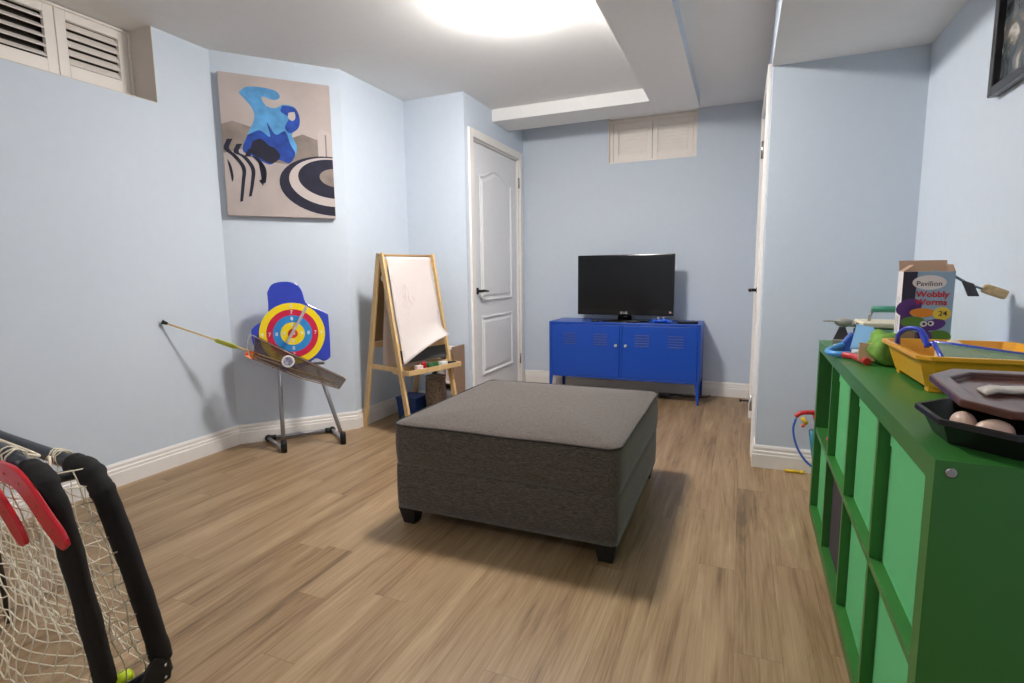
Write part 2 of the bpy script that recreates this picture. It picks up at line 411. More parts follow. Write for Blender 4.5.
# right door in the partition, seen almost edge on
make_casing('trim_4', PX, e0, e1, 2.035, -1, .06, .02)
door = bx((PX+.004, e0+.016, .008), (PX+.039, e1-.016, 2.02)).build('door_2', DOORM, bevel=.002); door['kind'] = 'structure'
b = MB(); panel_relief(b, rect_loop(-(e1-.15), -(e0+.15), .82, 1.8), (PX+.004-.0045, 0, 0), (0, -1, 0), (0, 0, 1)); b.build('panel', DOORM, door)
b = MB(); panel_relief(b, rect_loop(-(e1-.15), -(e0+.15), .22, .70), (PX+.004-.0045, 0, 0), (0, -1, 0), (0, 0, 1)); b.build('panel', DOORM, door)
b = MB(); b.lathe([(.027, 0), (.027, .008), (.011, .014), (.011, .055)], (PX+.004, e1-.08, .91), 18, rot('Y', -90))
b.tube([(PX-.045, e1-.075, .91), (PX-.05, e1-.12, .912), (PX-.046, e1-.18, .908)], [.011, .01, .008]); b.build('door_handle', DKMETAL, door)
for z in (.3, 1.68): MB().tube([(PX-.026, e0-.004, z-.045), (PX-.026, e0-.004, z+.045)], .008, 8).build('hinge', CHROME, door)
b = MB(); b.lathe([(.014, 0), (.014, .006), (.006, .008), (.006, .05), (.012, .052), (.012, .066)], (PX-.016+.001, 4.3, .075), 14, rot('Y', -90))
tag(b.build('door_stop', DKMETAL), 'small dark door stop on the skirting beyond the right doorway', 'door stop')

# ---------------------------------------------------------------- ceiling lamp, and an added unseen fill lamp
LAMPM = mat('lamp_glass', (255, 250, 244), .3, emit=LAMP_POWER)
FILL_LAMPM = mat('lamp_glass_fill', (255, 250, 244), .3, emit=FILL_POWER)  # added lamp out of view, lifts the partition and the near shelf end
for LM, ly, lbl in ((FILL_LAMPM, -.85, 'unseen round lamp added behind the camera position to brighten the room'), (LAMPM, 2.48, 'bright round flush ceiling lamp near the top of the photo')):
    lp = thing('ceiling_lamp', lbl, 'lamp', (-1.06, ly, ZC))
    MB().lathe([(.150, -.001), (.150, -.014), (.146, -.018), (.10, -.018)], (0, 0, 0), 36).build('base_ring', TRIM, lp)
    MB().lathe([(.146, -.018), (.145, -.035), (.132, -.062), (.105, -.082), (.065, -.094), (.02, -.098), (.002, -.098)], (0, 0, 0), 36).build('lamp_shade', LM, lp)

# ================================================================== OTTOMAN
OT = fabric('ottoman_fabric', (50, 44, 39), (112, 102, 95))
OW, OD = .470, .483
ot = thing('ottoman', 'large square charcoal fabric ottoman in the middle of the floor', 'ottoman', (-.834, 2.275, 0))
def soft_box(x, y, z0, z1, rc, crown=0, n=10, bulge=0.0):
    """box with rounded vertical corners, subdivided sides, a gentle crown and side bulge"""
    loop = []
    for cx, cy, a0 in ((x-rc, y-rc, 0), (-x+rc, y-rc, 90), (-x+rc, -y+rc, 180), (x-rc, -y+rc, 270)):
        for k in range(5):
            a = math.radians(a0+k*22.5); loop.append((cx+rc*math.cos(a), cy+rc*math.sin(a)))
    # densify straight runs
    L2 = []
    for i, p in enumerate(loop):
        q = loop[(i+1) % len(loop)]; L2.append(p); d = math.hypot(q[0]-p[0], q[1]-p[1])
        if d > .2:
            for k in range(1, n): L2.append((p[0]+(q[0]-p[0])*k/n, p[1]+(q[1]-p[1])*k/n))
    b = MB(); b.smooth = True; V = []; m_ = len(L2); rings = []
    for k in range(5):
        t = k/4; s_ = 1+bulge*math.sin(PI*t); rings.append([(px*s_, py*s_, z0+(z1-z0)*t) for px, py in L2])
    for s_ in (.985, .93, .8, .6, .35, .12, .001):
        hh = crown*(1-s_**4) if s_ < .99 else 0
        rings.append([(px*s_, py*s_, z1+.004+hh) for px, py in L2])
    for rg in rings: V += rg
    F = [tuple(range(m_))[::-1]]
    for i in range(len(rings)-1):
        for k in range(m_): F.append((i*m_+k, i*m_+(k+1) % m_, (i+1)*m_+(k+1) % m_, (i+1)*m_+k))
    b.add(V, F); return b, L2
b, lp_ = soft_box(OW-.004, OD-.004, .075, .262, .022, 0, bulge=.004); b.build('base', OT, ot)
b, lp_ = soft_box(OW, OD, .264, .432, .045, .026, bulge=.010); b.build('lid', OT, ot)
random.seed(3)
WELT = mat('welt_fabric', (56, 52, 50), .95)
MB().tube([(x*1.003, y*1.003, .434+.0015*math.sin(i*1.3)) for i, (x, y) in enumerate(lp_)], .0042, 8, closed=True).build('piping', WELT, ot)
BLK = mat('black_wood', (22, 20, 20), .5)
for sx in (-1, 1):
    for sy in (-1, 1):
        cx, cy = sx*(OW-.050), sy*(OD-.050); a, c = .026, .042
        MB().frustum([(cx-a, cy-a), (cx+a, cy-a), (cx+a, cy+a), (cx-a, cy+a)], 0, [(cx-c, cy-c), (cx+c, cy-c), (cx+c, cy+c), (cx-c, cy+c)], .078).build('leg', BLK, ot, bevel=.003)

# ================================================================== TV BENCH
BLUE = mat('blue_steel', (12, 72, 176), .38, 0, coat=.2)
BLUED = mat('blue_steel_slot', (70, 84, 150), .4)
tb = thing('tv_bench', 'blue steel locker style bench with two louvered doors', 'cabinet', (-.878, 4.325, 0))
hw, dp, zb, zt = .612, .385, .165, .632
b = MB(); b.box((-hw, 0, zt-.018), (hw, dp, zt)); b.box((-hw, .012, zb), (-hw+.02, dp, zt-.018)); b.box((hw-.02, .012, zb), (hw, dp, zt-.018))
b.box((-hw+.02, .012, zb), (hw-.02, dp, zb+.016)); b.box((-hw+.02, dp-.006, zb+.016), (hw-.02, dp, zt-.018)); b.box((-.012, .012, zb+.016), (.012, dp-.006, zt-.018))
b.box((-hw, 0, zb), (-hw+.02, .012, zt-.018)); b.box((hw-.02, 0, zb), (hw, .012, zt-.018)); b.box((-hw+.02, 0, zb), (hw-.02, .012, zb+.016)); b.box((-.010, 0, zb+.016), (.010, .012, zt-.018))
b.build('body', BLUE, tb, bevel=.0025)
for s in (-1, 1):
    xa, xb = (-hw+.022, -.012) if s < 0 else (.012, hw-.022)
    b = MB(); b.box((xa, -.003, zb+.018), (xb, .011, zt-.021)); dr = b.build('door', BLUE, tb, bevel=.003)
    for c in (.27, .72) if s > 0 else (.28, .73):
        xc = xa+(xb-xa)*c
        for k in range(5):
            z = zt-.118-k*.0215+.02
            b = MB(); b.ribbon([(xc-.058, -.005, z), (xc+.058, -.005, z)], (0, 0, 1), .006, .007); b.build('louver', BLUED, dr, bevel=.002)
    kx = xb-.028 if s < 0 else xa+.028
    MB().lathe([(.011, 0), (.011, .008), (.007, .011), (.007, .018), (.010, .022)], (kx, -.003, .448), 16, rot('X', 90)).build('knob', mat('knob_grey', (190, 188, 184), .35), dr)
for sx in (-1, 1):
    for y in (.0, dp-.03):
        b = MB(); x0 = sx*hw; x1 = sx*(hw-.034); x2 = sx*(hw-.016)
        ya, yb, yc = (y, y+.03, y+.004) if y == 0 else (y+.03, y, y+.026)
        # angle iron: two tapered flanges
        for P in (((x0, x1, x2), 'x'),):
            b.add([(x0, ya, zb+.002), (x1, ya, zb+.002), (x2, ya, 0), (x0, ya, 0), (x0, yc, zb+.002), (x1, yc, zb+.002), (x2, yc, 0), (x0, yc, 0)], [(0,1,2,3),(7,6,5,4),(0,4,5,1),(1,5,6,2),(2,6,7,3),(3,7,4,0)])
        xi = x0-sx*.004; ye = ya+(yb-ya)*.5
        b.add([(x0, ya, zb+.002), (x0, yb, zb+.002), (x0, ye, 0), (x0, ya, 0), (xi, ya, zb+.002), (xi, yb, zb+.002), (xi, ye, 0), (xi, ya, 0)], [(0,1,2,3),(7,6,5,4),(0,4,5,1),(1,5,6,2),(2,6,7,3),(3,7,4,0)])
        b.build('leg', BLUE, tb, fixn=True)
# ---------------- TV
TVB = mat('tv_bezel', (9, 9, 11), .12, spec=.6); SCR = mat('tv_screen', (14, 14, 16), .16, spec=.5); WHT = mat('white_print', (225, 225, 225), .5)
tv = thing('television', 'black flat television standing on the blue bench', 'television', (-.882, 4.47, zt))
tw = .396; z0, z1 = .052, .548
b = MB(); b.box((-tw, -.012, z0), (tw, .028, z1)); b.box((-tw+.06, .028, z0+.06), (tw-.06, .062, z1-.08)); b.build('casing', TVB, tv, bevel=.006, bseg=3)
bx((-tw+.024, -.0135, z0+.045), (tw-.024, -.0122, z1-.024)).build('screen', SCR, tv)
b = MB(); b.text('LG', (.012, -.0128, z0+.02), (1, 0, 0), (0, 0, 1), .026, .012)
b.tube([(-.022+.009*math.cos(a*PI/8), -.0135, z0+.02+.009*math.sin(a*PI/8)) for a in range(16)], .0016, 5, closed=True)
b.box((-.0235, -.0135, z0+.014), (-.0215, -.0128, z0+.026)); b.box((-.022, -.0135, z0+.0185), (-.016, -.0128, z0+.0205))
b.build('logo', WHT, tv)
b = MB(); b.m = 0; b.box((tw-.035, -.0135, z0+.022), (tw-.018, -.0125, z0+.036)); b.build('sticker', mat('sticker_pink', (190, 150, 160), .6), tv)
b = MB(); b.lathe([(1, 0), (1, .006), (.9, .012), (.3, .018)], (0, 0, 0), 40)
for v in b.v: v.x *= .205; v.y *= .115
b.build('stand_base', TVB, tv)
MB().lathe([(1, .016), (.9, .06), (.9, .09)], (0, .02, 0), 20, Matrix.Diagonal((.06, .022, 1, 1))).build('stand_neck', TVB, tv)
# gamepad, remote, small box, cable
GP = mat('gamepad_blue', (28, 92, 205), .3, coat=.4)
gp = thing('game_controller', 'bright blue game controller lying in front of the television', 'game controller', (-.575, 4.385, zt), .25)
b = MB()
b.ball((0, 0, .020), .05, sc=(1.1, .62, .34)); b.tube([(-.035, .005, .02), (-.058, -.02, .018), (-.064, -.045, .014)], [.02, .018, .010], 12); b.tube([(.035, .005, .02), (.058, -.02, .018), (.064, -.045, .014)], [.02, .018, .010], 12)
b.build('shell', GP, gp)
for x in (-.02, .02): MB().lathe([(.007, .03), (.005, .042), (.009, .044), (.008, .048)], (x, -.012, 0), 14).build('thumb_stick', WHT, gp)
MB().ball((-.036, .008, .034), .009, sc=(1, 1, .5)).build('button', WHT, gp); MB().ball((.036, .008, .034), .009, sc=(1, 1, .5)).build('button', WHT, gp)
BP = mat('black_plastic', (20, 19, 20), .35)
rm = thing('remote_control', 'black remote control at the right end of the blue bench', 'remote', (-.375, 4.41, zt), -1.25)
bx((-.022, -.08, 0), (.022, .08, .018)).build('body', BP, rm, bevel=.006, bseg=3)
for k in range(5):
    for x in (-.01, .01): MB().lathe([(.0035, .018), (.003, .0195)], (x, -.05+k*.022, 0), 8).build('button', mat('grey_button', (120, 120, 118), .5) if k == 0 and x < 0 else bpy.data.materials['grey_button'], rm)
bx((-.03, -.02, 0), (.03, .02, .016)).build('black_puck', BP, None, (-1.105, 4.39, zt), bevel=.006)
tag(bpy.data.objects['black_puck'], 'small black receiver box beside the television foot, left side', 'receiver')
cb = MB(); cb.tube(catmull([(-.2, 4.70, .006), (-.24, 4.62, .006), (-.38, 4.60, .006), (-.5, 4.64, .006), (-.62, 4.58, .006), (-.8, 4.63, .006)]), .005, 6)
tag(cb.build('power_cable', BP), 'thin black cable lying on the floor under the blue bench', 'cable')
o = bx((-.035, -.02, 0), (.035, .02, .028)).build('power_adapter', BP, None, (-.545, 4.53, 0), bevel=.006)
tag(o, 'small black adapter block on the floor under the blue bench', 'adapter')

# ================================================================== GREEN SHELF
GRN = mat('green_lacquer', (50, 114, 46), .42, coat=.1)
GBIN = mat('green_bin_fabric', (92, 182, 116), .85, bump=.4, bscale=400)
DBIN = mat('dark_bin_fabric', (62, 54, 60), .9, bump=.4, bscale=400)
SL, SD, SH = 1.57, .39, .752
ROT = -math.atan(.023/1.57)
sh = thing('cube_shelf', 'green cube shelf of eight compartments along the right wall', 'shelf', (.29, 1.0, 0), ROT)
T, TI = .040, .018
b = MB(); b.box((0, T, SH-T), (SD, SL-T, SH)); b.build('top_board', GRN, sh)
bx((0, T, 0), (SD, SL-T, T)).build('bottom_board', GRN, sh)
bx((0, 0, 0), (SD, T, SH)).build('side_panel', GRN, sh)
bx((0, SL-T, 0), (SD, SL, SH)).build('side_panel', GRN, sh)
zm = SH/2
bx((.002, T, zm-TI/2), (SD, SL-T, zm+TI/2)).build('middle_board', GRN, sh, bevel=.001)
cw = (SL-2*T-3*TI)/4
ys = [T+i*(cw+TI) for i in range(4)]
for i in range(3):
    y = ys[i]+cw
    for za, zb_ in ((T, zm-TI/2), (zm+TI/2, SH-T)):
        bx((.002, y, za), (SD, y+TI, zb_)).build('divider', GRN, sh, bevel=.001)
MB().lathe([(.0085, 0), (.0085, .002), (.006, .0035)], (.021, 0, SH-.018), 18, rot('X', 90)).build('screw_cap', CHROME, sh)
def shelf_pt(x, y, z=0):
    c, s_ = math.cos(ROT), math.sin(ROT); return Vector((.29+x*c-y*s_, 1.0+x*s_+y*c, z))
def bin_(col_, row, mt, label, name='storage_bin', group='fabric bins in the green shelf', inset=.026):
    z = (T if row == 0 else zm+TI/2); hh = (zm-TI/2-T if row == 0 else SH-T-zm-TI/2)-.014
    t = thing(name, label, 'storage bin', shelf_pt(0, ys[col_]+cw/2, z), ROT, group)
    w2 = cw/2-.008; x0, x1 = inset, SD-.02; th = .005
    b = MB(); b.box((x0, -w2, 0), (x1, w2, th)); b.box((x0, -w2, th), (x0+th, w2, hh)); b.box((x1-th, -w2, th), (x1, w2, hh))
    b.box((x0+th, -w2, th), (x1-th, -w2+th, hh)); b.box((x0+th, w2-th, th), (x1-th, w2, hh)); b.build('body', mt, t, bevel=.0015)
    bx((x0-.0025, -w2-.001, hh-.04), (x0+.0005, w2+.001, hh)).build('rim_band', mt, t, bevel=.001)
    return t
bin_(0, 1, GBIN, 'green fabric bin in the upper row, nearest the camera')
bin_(1, 1, GBIN, 'green fabric bin in the upper row, second from the near end')
bin_(2, 1, GBIN, 'green fabric bin in the upper row, third from the near end')
bin_(0, 0, GBIN, 'green fabric bin in the lower row, nearest the camera')
bin_(1, 0, GBIN, 'green fabric bin in the lower row, left of a dark bin')
bin_(2, 0, DBIN, 'dark purple-grey bin in the lower row of the green shelf')
bin_(3, 0, GBIN, 'green fabric bin in the lower row, at the far end by the wall')
# open far compartment, top row: grey folder + small toy
p = shelf_pt(.12, ys[3]+.03, zm+TI/2)
GREYM = mat('grey_board', (110, 105, 108), .7)
tag(bx((0, 0, 0), (.24, .045, .27)).build('game_box', GREYM, None, p, bevel=.002), 'grey upright box inside the open far top compartment', 'box')
bpy.data.objects['game_box'].rotation_euler.z = ROT
TOYB = mat('toy_blue', (48, 92, 190), .3, coat=.5); TOYR = mat('toy_red', (196, 34, 40), .35, coat=.4); TOYY = mat('toy_yellow', (236, 200, 40), .35, coat=.3); TEAL = mat('toy_teal', (40, 134, 160), .4, coat=.3)
p = shelf_pt(.055, ys[3]+.15, zm+TI/2)
tc_ = thing('toy_car', 'tiny blue and red toy car in the open far compartment', 'toy car', p, .3)
b = MB(); b.box((-.035, -.016, .008), (.035, .016, .024)); b.box((-.018, -.014, .024), (.014, .014, .038)); b.build('body', TOYB, tc_, bevel=.005)
bx((-.036, -.0165, .006), (-.02, .0165, .020)).build('bumper', TOYR, tc_, bevel=.003)
for x in (-.02, .02):
    for y in (-.018, .013): MB().lathe([(.009, 0), (.009, .006)], (x, y+.006, .009), 14, rot('X', 90)).build('wheel', BP, tc_)

# ================================================================== CANVAS on the angled wall
CV = mat('canvas_print_base', (182, 170, 166), .8, noise=.10, nscale=5, bump=.3, bscale=700)
BL1 = mat('print_light_blue', (86, 152, 204), .8, noise=.25, nscale=14); BL2 = mat('print_deep_blue', (34, 70, 158), .8, noise=.4, nscale=20)
NAVY = mat('print_navy', (30, 30, 50), .8, noise=.2, nscale=20); TAUP = mat('print_taupe', (138, 126, 118), .8, noise=.25, nscale=9); CRM = mat('print_cream', (192, 181, 178), .8)
s0, s1, cz0, cz1 = .050, .655, 1.402, 2.212
s0 -= .015; s1 -= .005; cvz = (cz0+cz1)/2
cvL = C1+DD*s0
CA = thing('canvas_print', 'tall canvas print with abstract blue wash and dark curved bands', 'picture', (C1+DD*((s0+s1)/2)).to_tuple()[:2]+(cz0,), math.atan2(DD.y, DD.x))
Wc, Hc = s1-s0, cz1-cz0   # local x along wall, local -y toward room
bx((-Wc/2, -.038, 0), (Wc/2, -.001, Hc)).build('canvas', CV, CA, bevel=.003)
PR = MB()
def pz(poly, mi, lift):  # poly in fractions (u right, v down)
    pts = [(-Wc/2+u_*Wc, Hc*(1-v_)) for u_, v_ in poly]
    # clip to the canvas
    pts = [(max(-Wc/2+.002, min(Wc/2-.002, x)), max(.002, min(Hc-.002, z))) for x, z in pts]
    PR.m = mi; n = len(pts)
    PR.add([(x, -.0385-lift, z) for x, z in pts], [tuple(range(n))])
def sm(poly, n=5):
    q = catmull([(x, y, 0) for x, y in poly+[poly[0]]], n); return [(p.x, p.y) for p in q[:-1]]
pz([(.0,.36),(.10,.33),(.25,.36),(.40,.34),(.6,.42),(.72,.38),(.84,.41),(1,.40),(1,.58),(.75,.62),(.4,.60),(.18,.52),(0,.56)], 3, .0001)
pz([(.86,.37),(.90,.33),(.98,.35),(1,.40),(1,.55),(.86,.55)], 4, .0003)
pz([(.93,.37),(.945,.37),(.945,.55),(.93,.55)], 3, .0004)
pz(sm([(.17,.13),(.24,.085),(.38,.075),(.50,.09),(.53,.13),(.47,.155),(.37,.14),(.40,.20),(.48,.21),(.56,.18),(.66,.19),(.70,.26),(.69,.33),(.62,.39),(.66,.48),(.60,.56),(.34,.56),(.18,.52),(.22,.42),(.29,.30),(.27,.22)]), 0, .0005)
pz(sm([(.55,.185),(.66,.195),(.70,.26),(.68,.34),(.60,.38),(.56,.34),(.60,.27),(.53,.23)]), 1, .0006)
pz(sm([(.22,.42),(.33,.38),(.42,.42),(.40,.32),(.47,.40),(.56,.37),(.60,.46),(.64,.53),(.58,.60),(.48,.58),(.40,.62),(.26,.57),(.17,.53)]), 1, .0007)
pz(sm([(.26,.46),(.34,.44),(.40,.48),(.46,.50),(.50,.56),(.42,.61),(.32,.58),(.24,.54)], 4), 2, .0008)
pz(sm([(.60,.235),(.655,.225),(.66,.27),(.63,.29),(.595,.27)], 3), 4, .0008)
# dark curved bands, lower left
for k, (ua, ub, vend) in enumerate([(.07, .16, .90), (.15, .26, .86), (.25, .345, .74)]):
    L_ = catmull([(ua-.03, .46+.03*k, 0), (ua-.06, .53+.02*k, 0), (ua+.01, .58, 0), (ua+.08, .66, 0), (ua+.07, .76, 0), (ua+.045, vend, 0)])
    wv = .05
    pz([(p.x, p.y) for p in L_]+[(p.x+wv*(1-.5*i/len(L_)), p.y-.004) for i, p in reversed(list(enumerate(L_)))], 2, .0009)
pz(sm([(.03,.60),(.06,.64),(.075,.72),(.06,.76),(.05,.70)], 3), 2, .0009)
pz(sm([(.30,.60),(.345,.62),(.35,.70),(.325,.78),(.315,.70)], 3), 2, .0009)
# nested ovals cut by the right edge (plain)
def oval(cx, cy, a, c, mi, lift, n=48, tilt=.12):
    P = [(cx+a*math.cos(2*PI*k/n)+tilt*c*math.sin(2*PI*k/n), cy+c*math.sin(2*PI*k/n)) for k in range(n)]
    P = [(min(1, x), y) for x, y in P]; pz(P, mi, lift)
oval(.98, .755, .50, .225, 2, .0011)
oval(.985, .725, .415, .185, 4, .0012)
oval(1.0, .700, .345, .148, 2, .0013)
oval(1.03, .690, .17, .070, 3, .0014)
PR.build('printed_design', [BL1, BL2, NAVY, TAUP, CRM], CA)

# framed picture on the right wall
FRM = mat('black_frame', (34, 30, 34), .35, coat=.3)
pc = thing('framed_picture', 'dark framed picture high on the right wall', 'picture', (RX, 1.86, 1.59))
# frame plane faces -x ; local y along wall, room side is -x
fy0, fy1, fh, fw, ft = -.43, .43, .60, .028, .030
b = MB(); b.box((-ft, fy0, 0), (-.001, fy0+fw, fh)); b.box((-ft, fy1-fw, 0), (-.001, fy1, fh)); b.box((-ft, fy0+fw, 0), (-.001, fy1-fw, fw)); b.box((-ft, fy0+fw, fh-fw), (-.001, fy1-fw, fh))
b.build('frame', FRM, pc, bevel=.003)
def art():
    M = bpy.data.materials.new('framed_art'); M.use_nodes = True; nt = M.node_tree; N = nt.nodes.new; L = nt.links.new; b_ = nt.nodes['Principled BSDF']
    tc = N('ShaderNodeTexCoord'); n = N('ShaderNodeTexNoise'); n.inputs['Scale'].default_value = 9; n.inputs['Detail'].default_value = 5; n.inputs['Distortion'].default_value = 1.5
    L(tc.outputs['Object'], n.inputs['Vector']); rp = N('ShaderNodeValToRGB'); L(n.outputs['Fac'], rp.inputs[0]); e = rp.color_ramp.elements
    e[0].position = .35; e[0].color = (*lin((30, 30, 34)), 1); e[1].position = .72; e[1].color = (*lin((205, 200, 190)), 1)
    k = e.new(.52); k.color = (*lin((84, 92, 96)), 1); k = e.new(.6); k.color = (*lin((110, 104, 98)), 1)
    L(rp.outputs[0], b_.inputs['Base Color']); b_.inputs['Roughness'].default_value = .12; return M
bx((-.010, fy0+fw, fw), (-.004, fy1-fw, fh-fw)).build('picture_sheet', art(), pc)

# ================================================================== EASEL
PINE = mat('pine_wood', (214, 180, 128), .5, noise=.08, nscale=6, stretch=(10, 10, 1)); PINED = mat('pine_dark', (176, 140, 92), .55, noise=.08, nscale=6)
PAPER = mat('paper', (216, 206, 203), .85, noise=.01); BOARD = mat('white_board', (206, 203, 200), .5); SLATE = mat('slate_board', (70, 70, 68), .7)
ea = thing('easel', 'pine children\'s easel with a hanging paper sheet and tray', 'easel', (-2.133, 2.880, 0), -.268)
EH, ED, EW = 1.178, .240, .438
def legbar(sx, y, name='leg'):
    b = MB(); b.ribbon([(sx*ED, y, .0), (sx*.012, y, EH)], (0, 1, 0), .036, .018); return b.build(name, PINE, ea, bevel=.002)
for sx in (1, -1):
    for y in (0, EW): legbar(sx, y)
def fx_(z, off=0): return ED*(1-z/EH)+.012*z/EH+off
b = MB(); b.tube([(0.0, -.014, EH-.012), (0.0, EW+.014, EH-.012)], .009, 10); b.build('top_rod', PINED, ea)
for sx, nm in ((1, 'rail'), (-1, 'rail')):
    for z in ((.575, 1.12) if sx < 0 else (.575, 1.10)):
        b = MB(); xx = sx*fx_(z); b.box((xx-.009, .010, z-.02), (xx+.009, EW-.010, z+.02)); b.build(nm, PINE, ea, bevel=.002)
# boards between the legs
def slab(sx, z0_, z1_, m_, nm, off=-.006):
    b = MB(); P = []
    for z in (z0_, z1_):
        x = sx*(fx_(z)+off); P += [(x-.003, .011, z), (x+.003, .011, z), (x+.003, EW-.011, z), (x-.003, EW-.011, z)]
    b.add(P, [(3,2,1,0),(4,5,6,7),(0,1,5,4),(1,2,6,5),(2,3,7,6),(3,0,4,7)]); b.build(nm, m_, ea)
slab(1, .60, 1.08, BOARD, 'drawing_board'); slab(-1, .60, 1.10, mat('back_board', (150, 122, 84), .6), 'chalk_board'); slab(1, .47, .555, SLATE, 'lower_panel')
# side braces and tray
for y in (0.012, EW-.012):
    b = MB(); b.box((-fx_(.43), y-.008, .415), (fx_(.43), y+.008, .445)); b.build('side_brace', PINE, ea, bevel=.002)
tz = .405
b = MB(); x0, x1 = fx_(tz)-.075, fx_(tz)+.085
b.box((x0, -.006, tz), (x1, EW+.03, tz+.006)); b.box((x1-.010, -.006, tz+.006), (x1, EW+.03, tz+.032)); b.box((x0, -.006, tz+.006), (x0+.01, EW+.03, tz+.032))
b.box((x0+.01, -.006, tz+.006), (x1-.01, .004, tz+.032)); b.box((x0+.01, EW+.02, tz+.006), (x1-.01, EW+.03, tz+.032)); b.build('tray', PINE, ea, bevel=.0015)
for y in (-.012, EW+.012): MB().lathe([(.008, -.004), (.008, .004)], (0, y, EH-.012), 12, rot('X', 90)).build('bolt', CHROME, ea)
# paper sheet: hangs over the front, the free lower corner curls away on the right
def paper(u_, v_):
    y = .026+u_*(.382); z = 1.158-v_*(.58+.11*(1-u_)**1.4)
    x = fx_(z, .013)
    c = max(0, v_-.72)/.28
    x += .06*c*c*(.4+.9*u_); z += .055*c*c*u_; y -= .02*c*c
    x += .003*math.sin(v_*9+u_*3)
    return (x, y, z)
b = MB(); b.grid(14, 30, paper); b.build('paper_sheet', PAPER, ea, solid=.0008)
# sheet hanging inside from the roll
def paper2(u_, v_):
    y = .04+u_*.33; z = 1.01-v_*.60; return (-.02-.045*v_+.006*math.sin(v_*7), y, z)
b = MB(); b.grid(8, 14, paper2); b.build('inner_sheet', mat('paper_pinkish', (222, 206, 198), .85), ea, solid=.0008)
MB().tube([(-.01, .02, 1.02), (-.01, EW-.02, 1.02)], .020, 16).build('paper_roll', PAPER, ea)
# faint crayon scribble
PK = mat('crayon_pink', (222, 198, 200), .9)
b = MB(); random.seed(5)
for k in range(9):
    yy = .12+.010*k; zz = .98-.012*k
    pts = []
    for j in range(9):
        z = zz-.20*j/8+random.uniform(-.008, .008); y = yy+random.uniform(-.02, .02); v0 = (1.15-z)/(.66)
        pts.append((fx_(z, .0145)+.003*math.sin(v0*9+.5), y, z))
    b.tube(catmull(pts, 3), .0009, 4)
b.build('crayon_scribble', PK, ea)
def ea_pt(x, y, z):
    c, s_ = math.cos(-.268), math.sin(-.268); return Vector((-2.133+x*c-y*s_, 2.880+x*s_+y*c, z))
# tray contents
def stick(name, x, y, z, ln, r_, rgb, ang, label, cat='marker', cap=None, group='markers and crayons in the easel tray'):
    t = thing(name, label, cat, ea_pt(x, y, z), -.268+ang, group)
    mname = 'stick_%d_%d_%d' % rgb; mm = bpy.data.materials.get(mname) or mat(mname, rgb, .4)
    MB().lathe([(r_, 0), (r_, ln*.75)], (-ln/2, 0, r_), 10, rot('Y', 90)).build('barrel', mm, t)
    c2 = cap or rgb; mname = 'stick_%d_%d_%d' % c2; mm = bpy.data.materials.get(mname) or mat(mname, c2, .4)
    MB().lathe([(r_*1.12, 0), (r_*1.12, ln*.2), (r_*.6, ln*.25)], (-ln/2+ln*.75, 0, r_), 10, rot('Y', 90)).build('cap', mm, t)
tzz = tz+.006; xm = fx_(tz)+.03
stick('marker', xm+.02, .075, tzz, .09, .008, (206, 60, 34), 1.2, 'orange-red marker at the near end of the easel tray')
stick('marker', xm, .125, tzz, .09, .008, (226, 120, 40), 1.7, 'orange marker with white cap in the easel tray', cap=(235, 235, 235))
stick('marker', xm+.03, .175, tzz, .10, .008, (190, 24, 30), 1.4, 'red marker in the middle of the easel tray')
stick('marker', xm-.01, .20, tzz+.0, .09, .008, (200, 40, 60), 2.0, 'dark pink marker beside the green cloth', cap=(240, 240, 240))
ct = MB(); ct.box((0, 0, 0), (.035, .05, .035)); o = ct.build('chalk_box', mat('chalk_box_white', (226, 214, 214), .7), None, ea_pt(xm-.045, .125, tzz), bevel=.003); o.rotation_euler.z = -.3; tag(o, 'small white chalk box standing in the easel tray', 'box')
o = MB().box((0, 0, 0), (.03, .03, .05)).build('paint_tube', TOYR, None, ea_pt(xm-.055, .19, tzz), bevel=.01, bseg=3); tag(o, 'small red paint pot at the back of the easel tray', 'paint pot')
# green cloth lump, white eraser, black clip
def lump(name, mt, c, sc, label, cat, seed=1, amp=.18, parent=None):
    random.seed(seed); b = MB(); b.ball((0, 0, 0), 1, 20, 12); ph = [random.uniform(0, 6) for _ in range(6)]
    for v in b.v:
        d = 1+amp*(math.sin(3*v.x+ph[0])*math.cos(4*v.y+ph[1])+.6*math.sin(6*v.z+ph[2]+3*v.x))
        v.x *= sc[0]*d; v.y *= sc[1]*d; v.z = max(-sc[2]*.72, v.z*sc[2]*d)
    o = b.build(name, mt, parent, Vector(c)+Vector((0, 0, sc[2]*.72)))
    if label: tag(o, label, cat)
    return o
lump('green_cloth', mat('dark_green_cloth', (40, 84, 40), .9), ea_pt(xm, .255, tzz), (.035, .05, .028), 'crumpled dark green cloth in the easel tray', 'cloth', 2)
o = bx((-.02, -.03, 0), (.02, .03, .04)).build('eraser_block', WHT, None, ea_pt(xm, .345, tzz), bevel=.006); o.rotation_euler.z = -.1; tag(o, 'white eraser block right of the green cloth', 'eraser')
o = bx((-.018, -.035, 0), (.018, .035, .03)).build('black_eraser', BP, None, ea_pt(xm, .42, tzz), bevel=.006); o.rotation_euler.z = -.5; tag(o, 'black felt eraser at the far end of the easel tray', 'eraser')
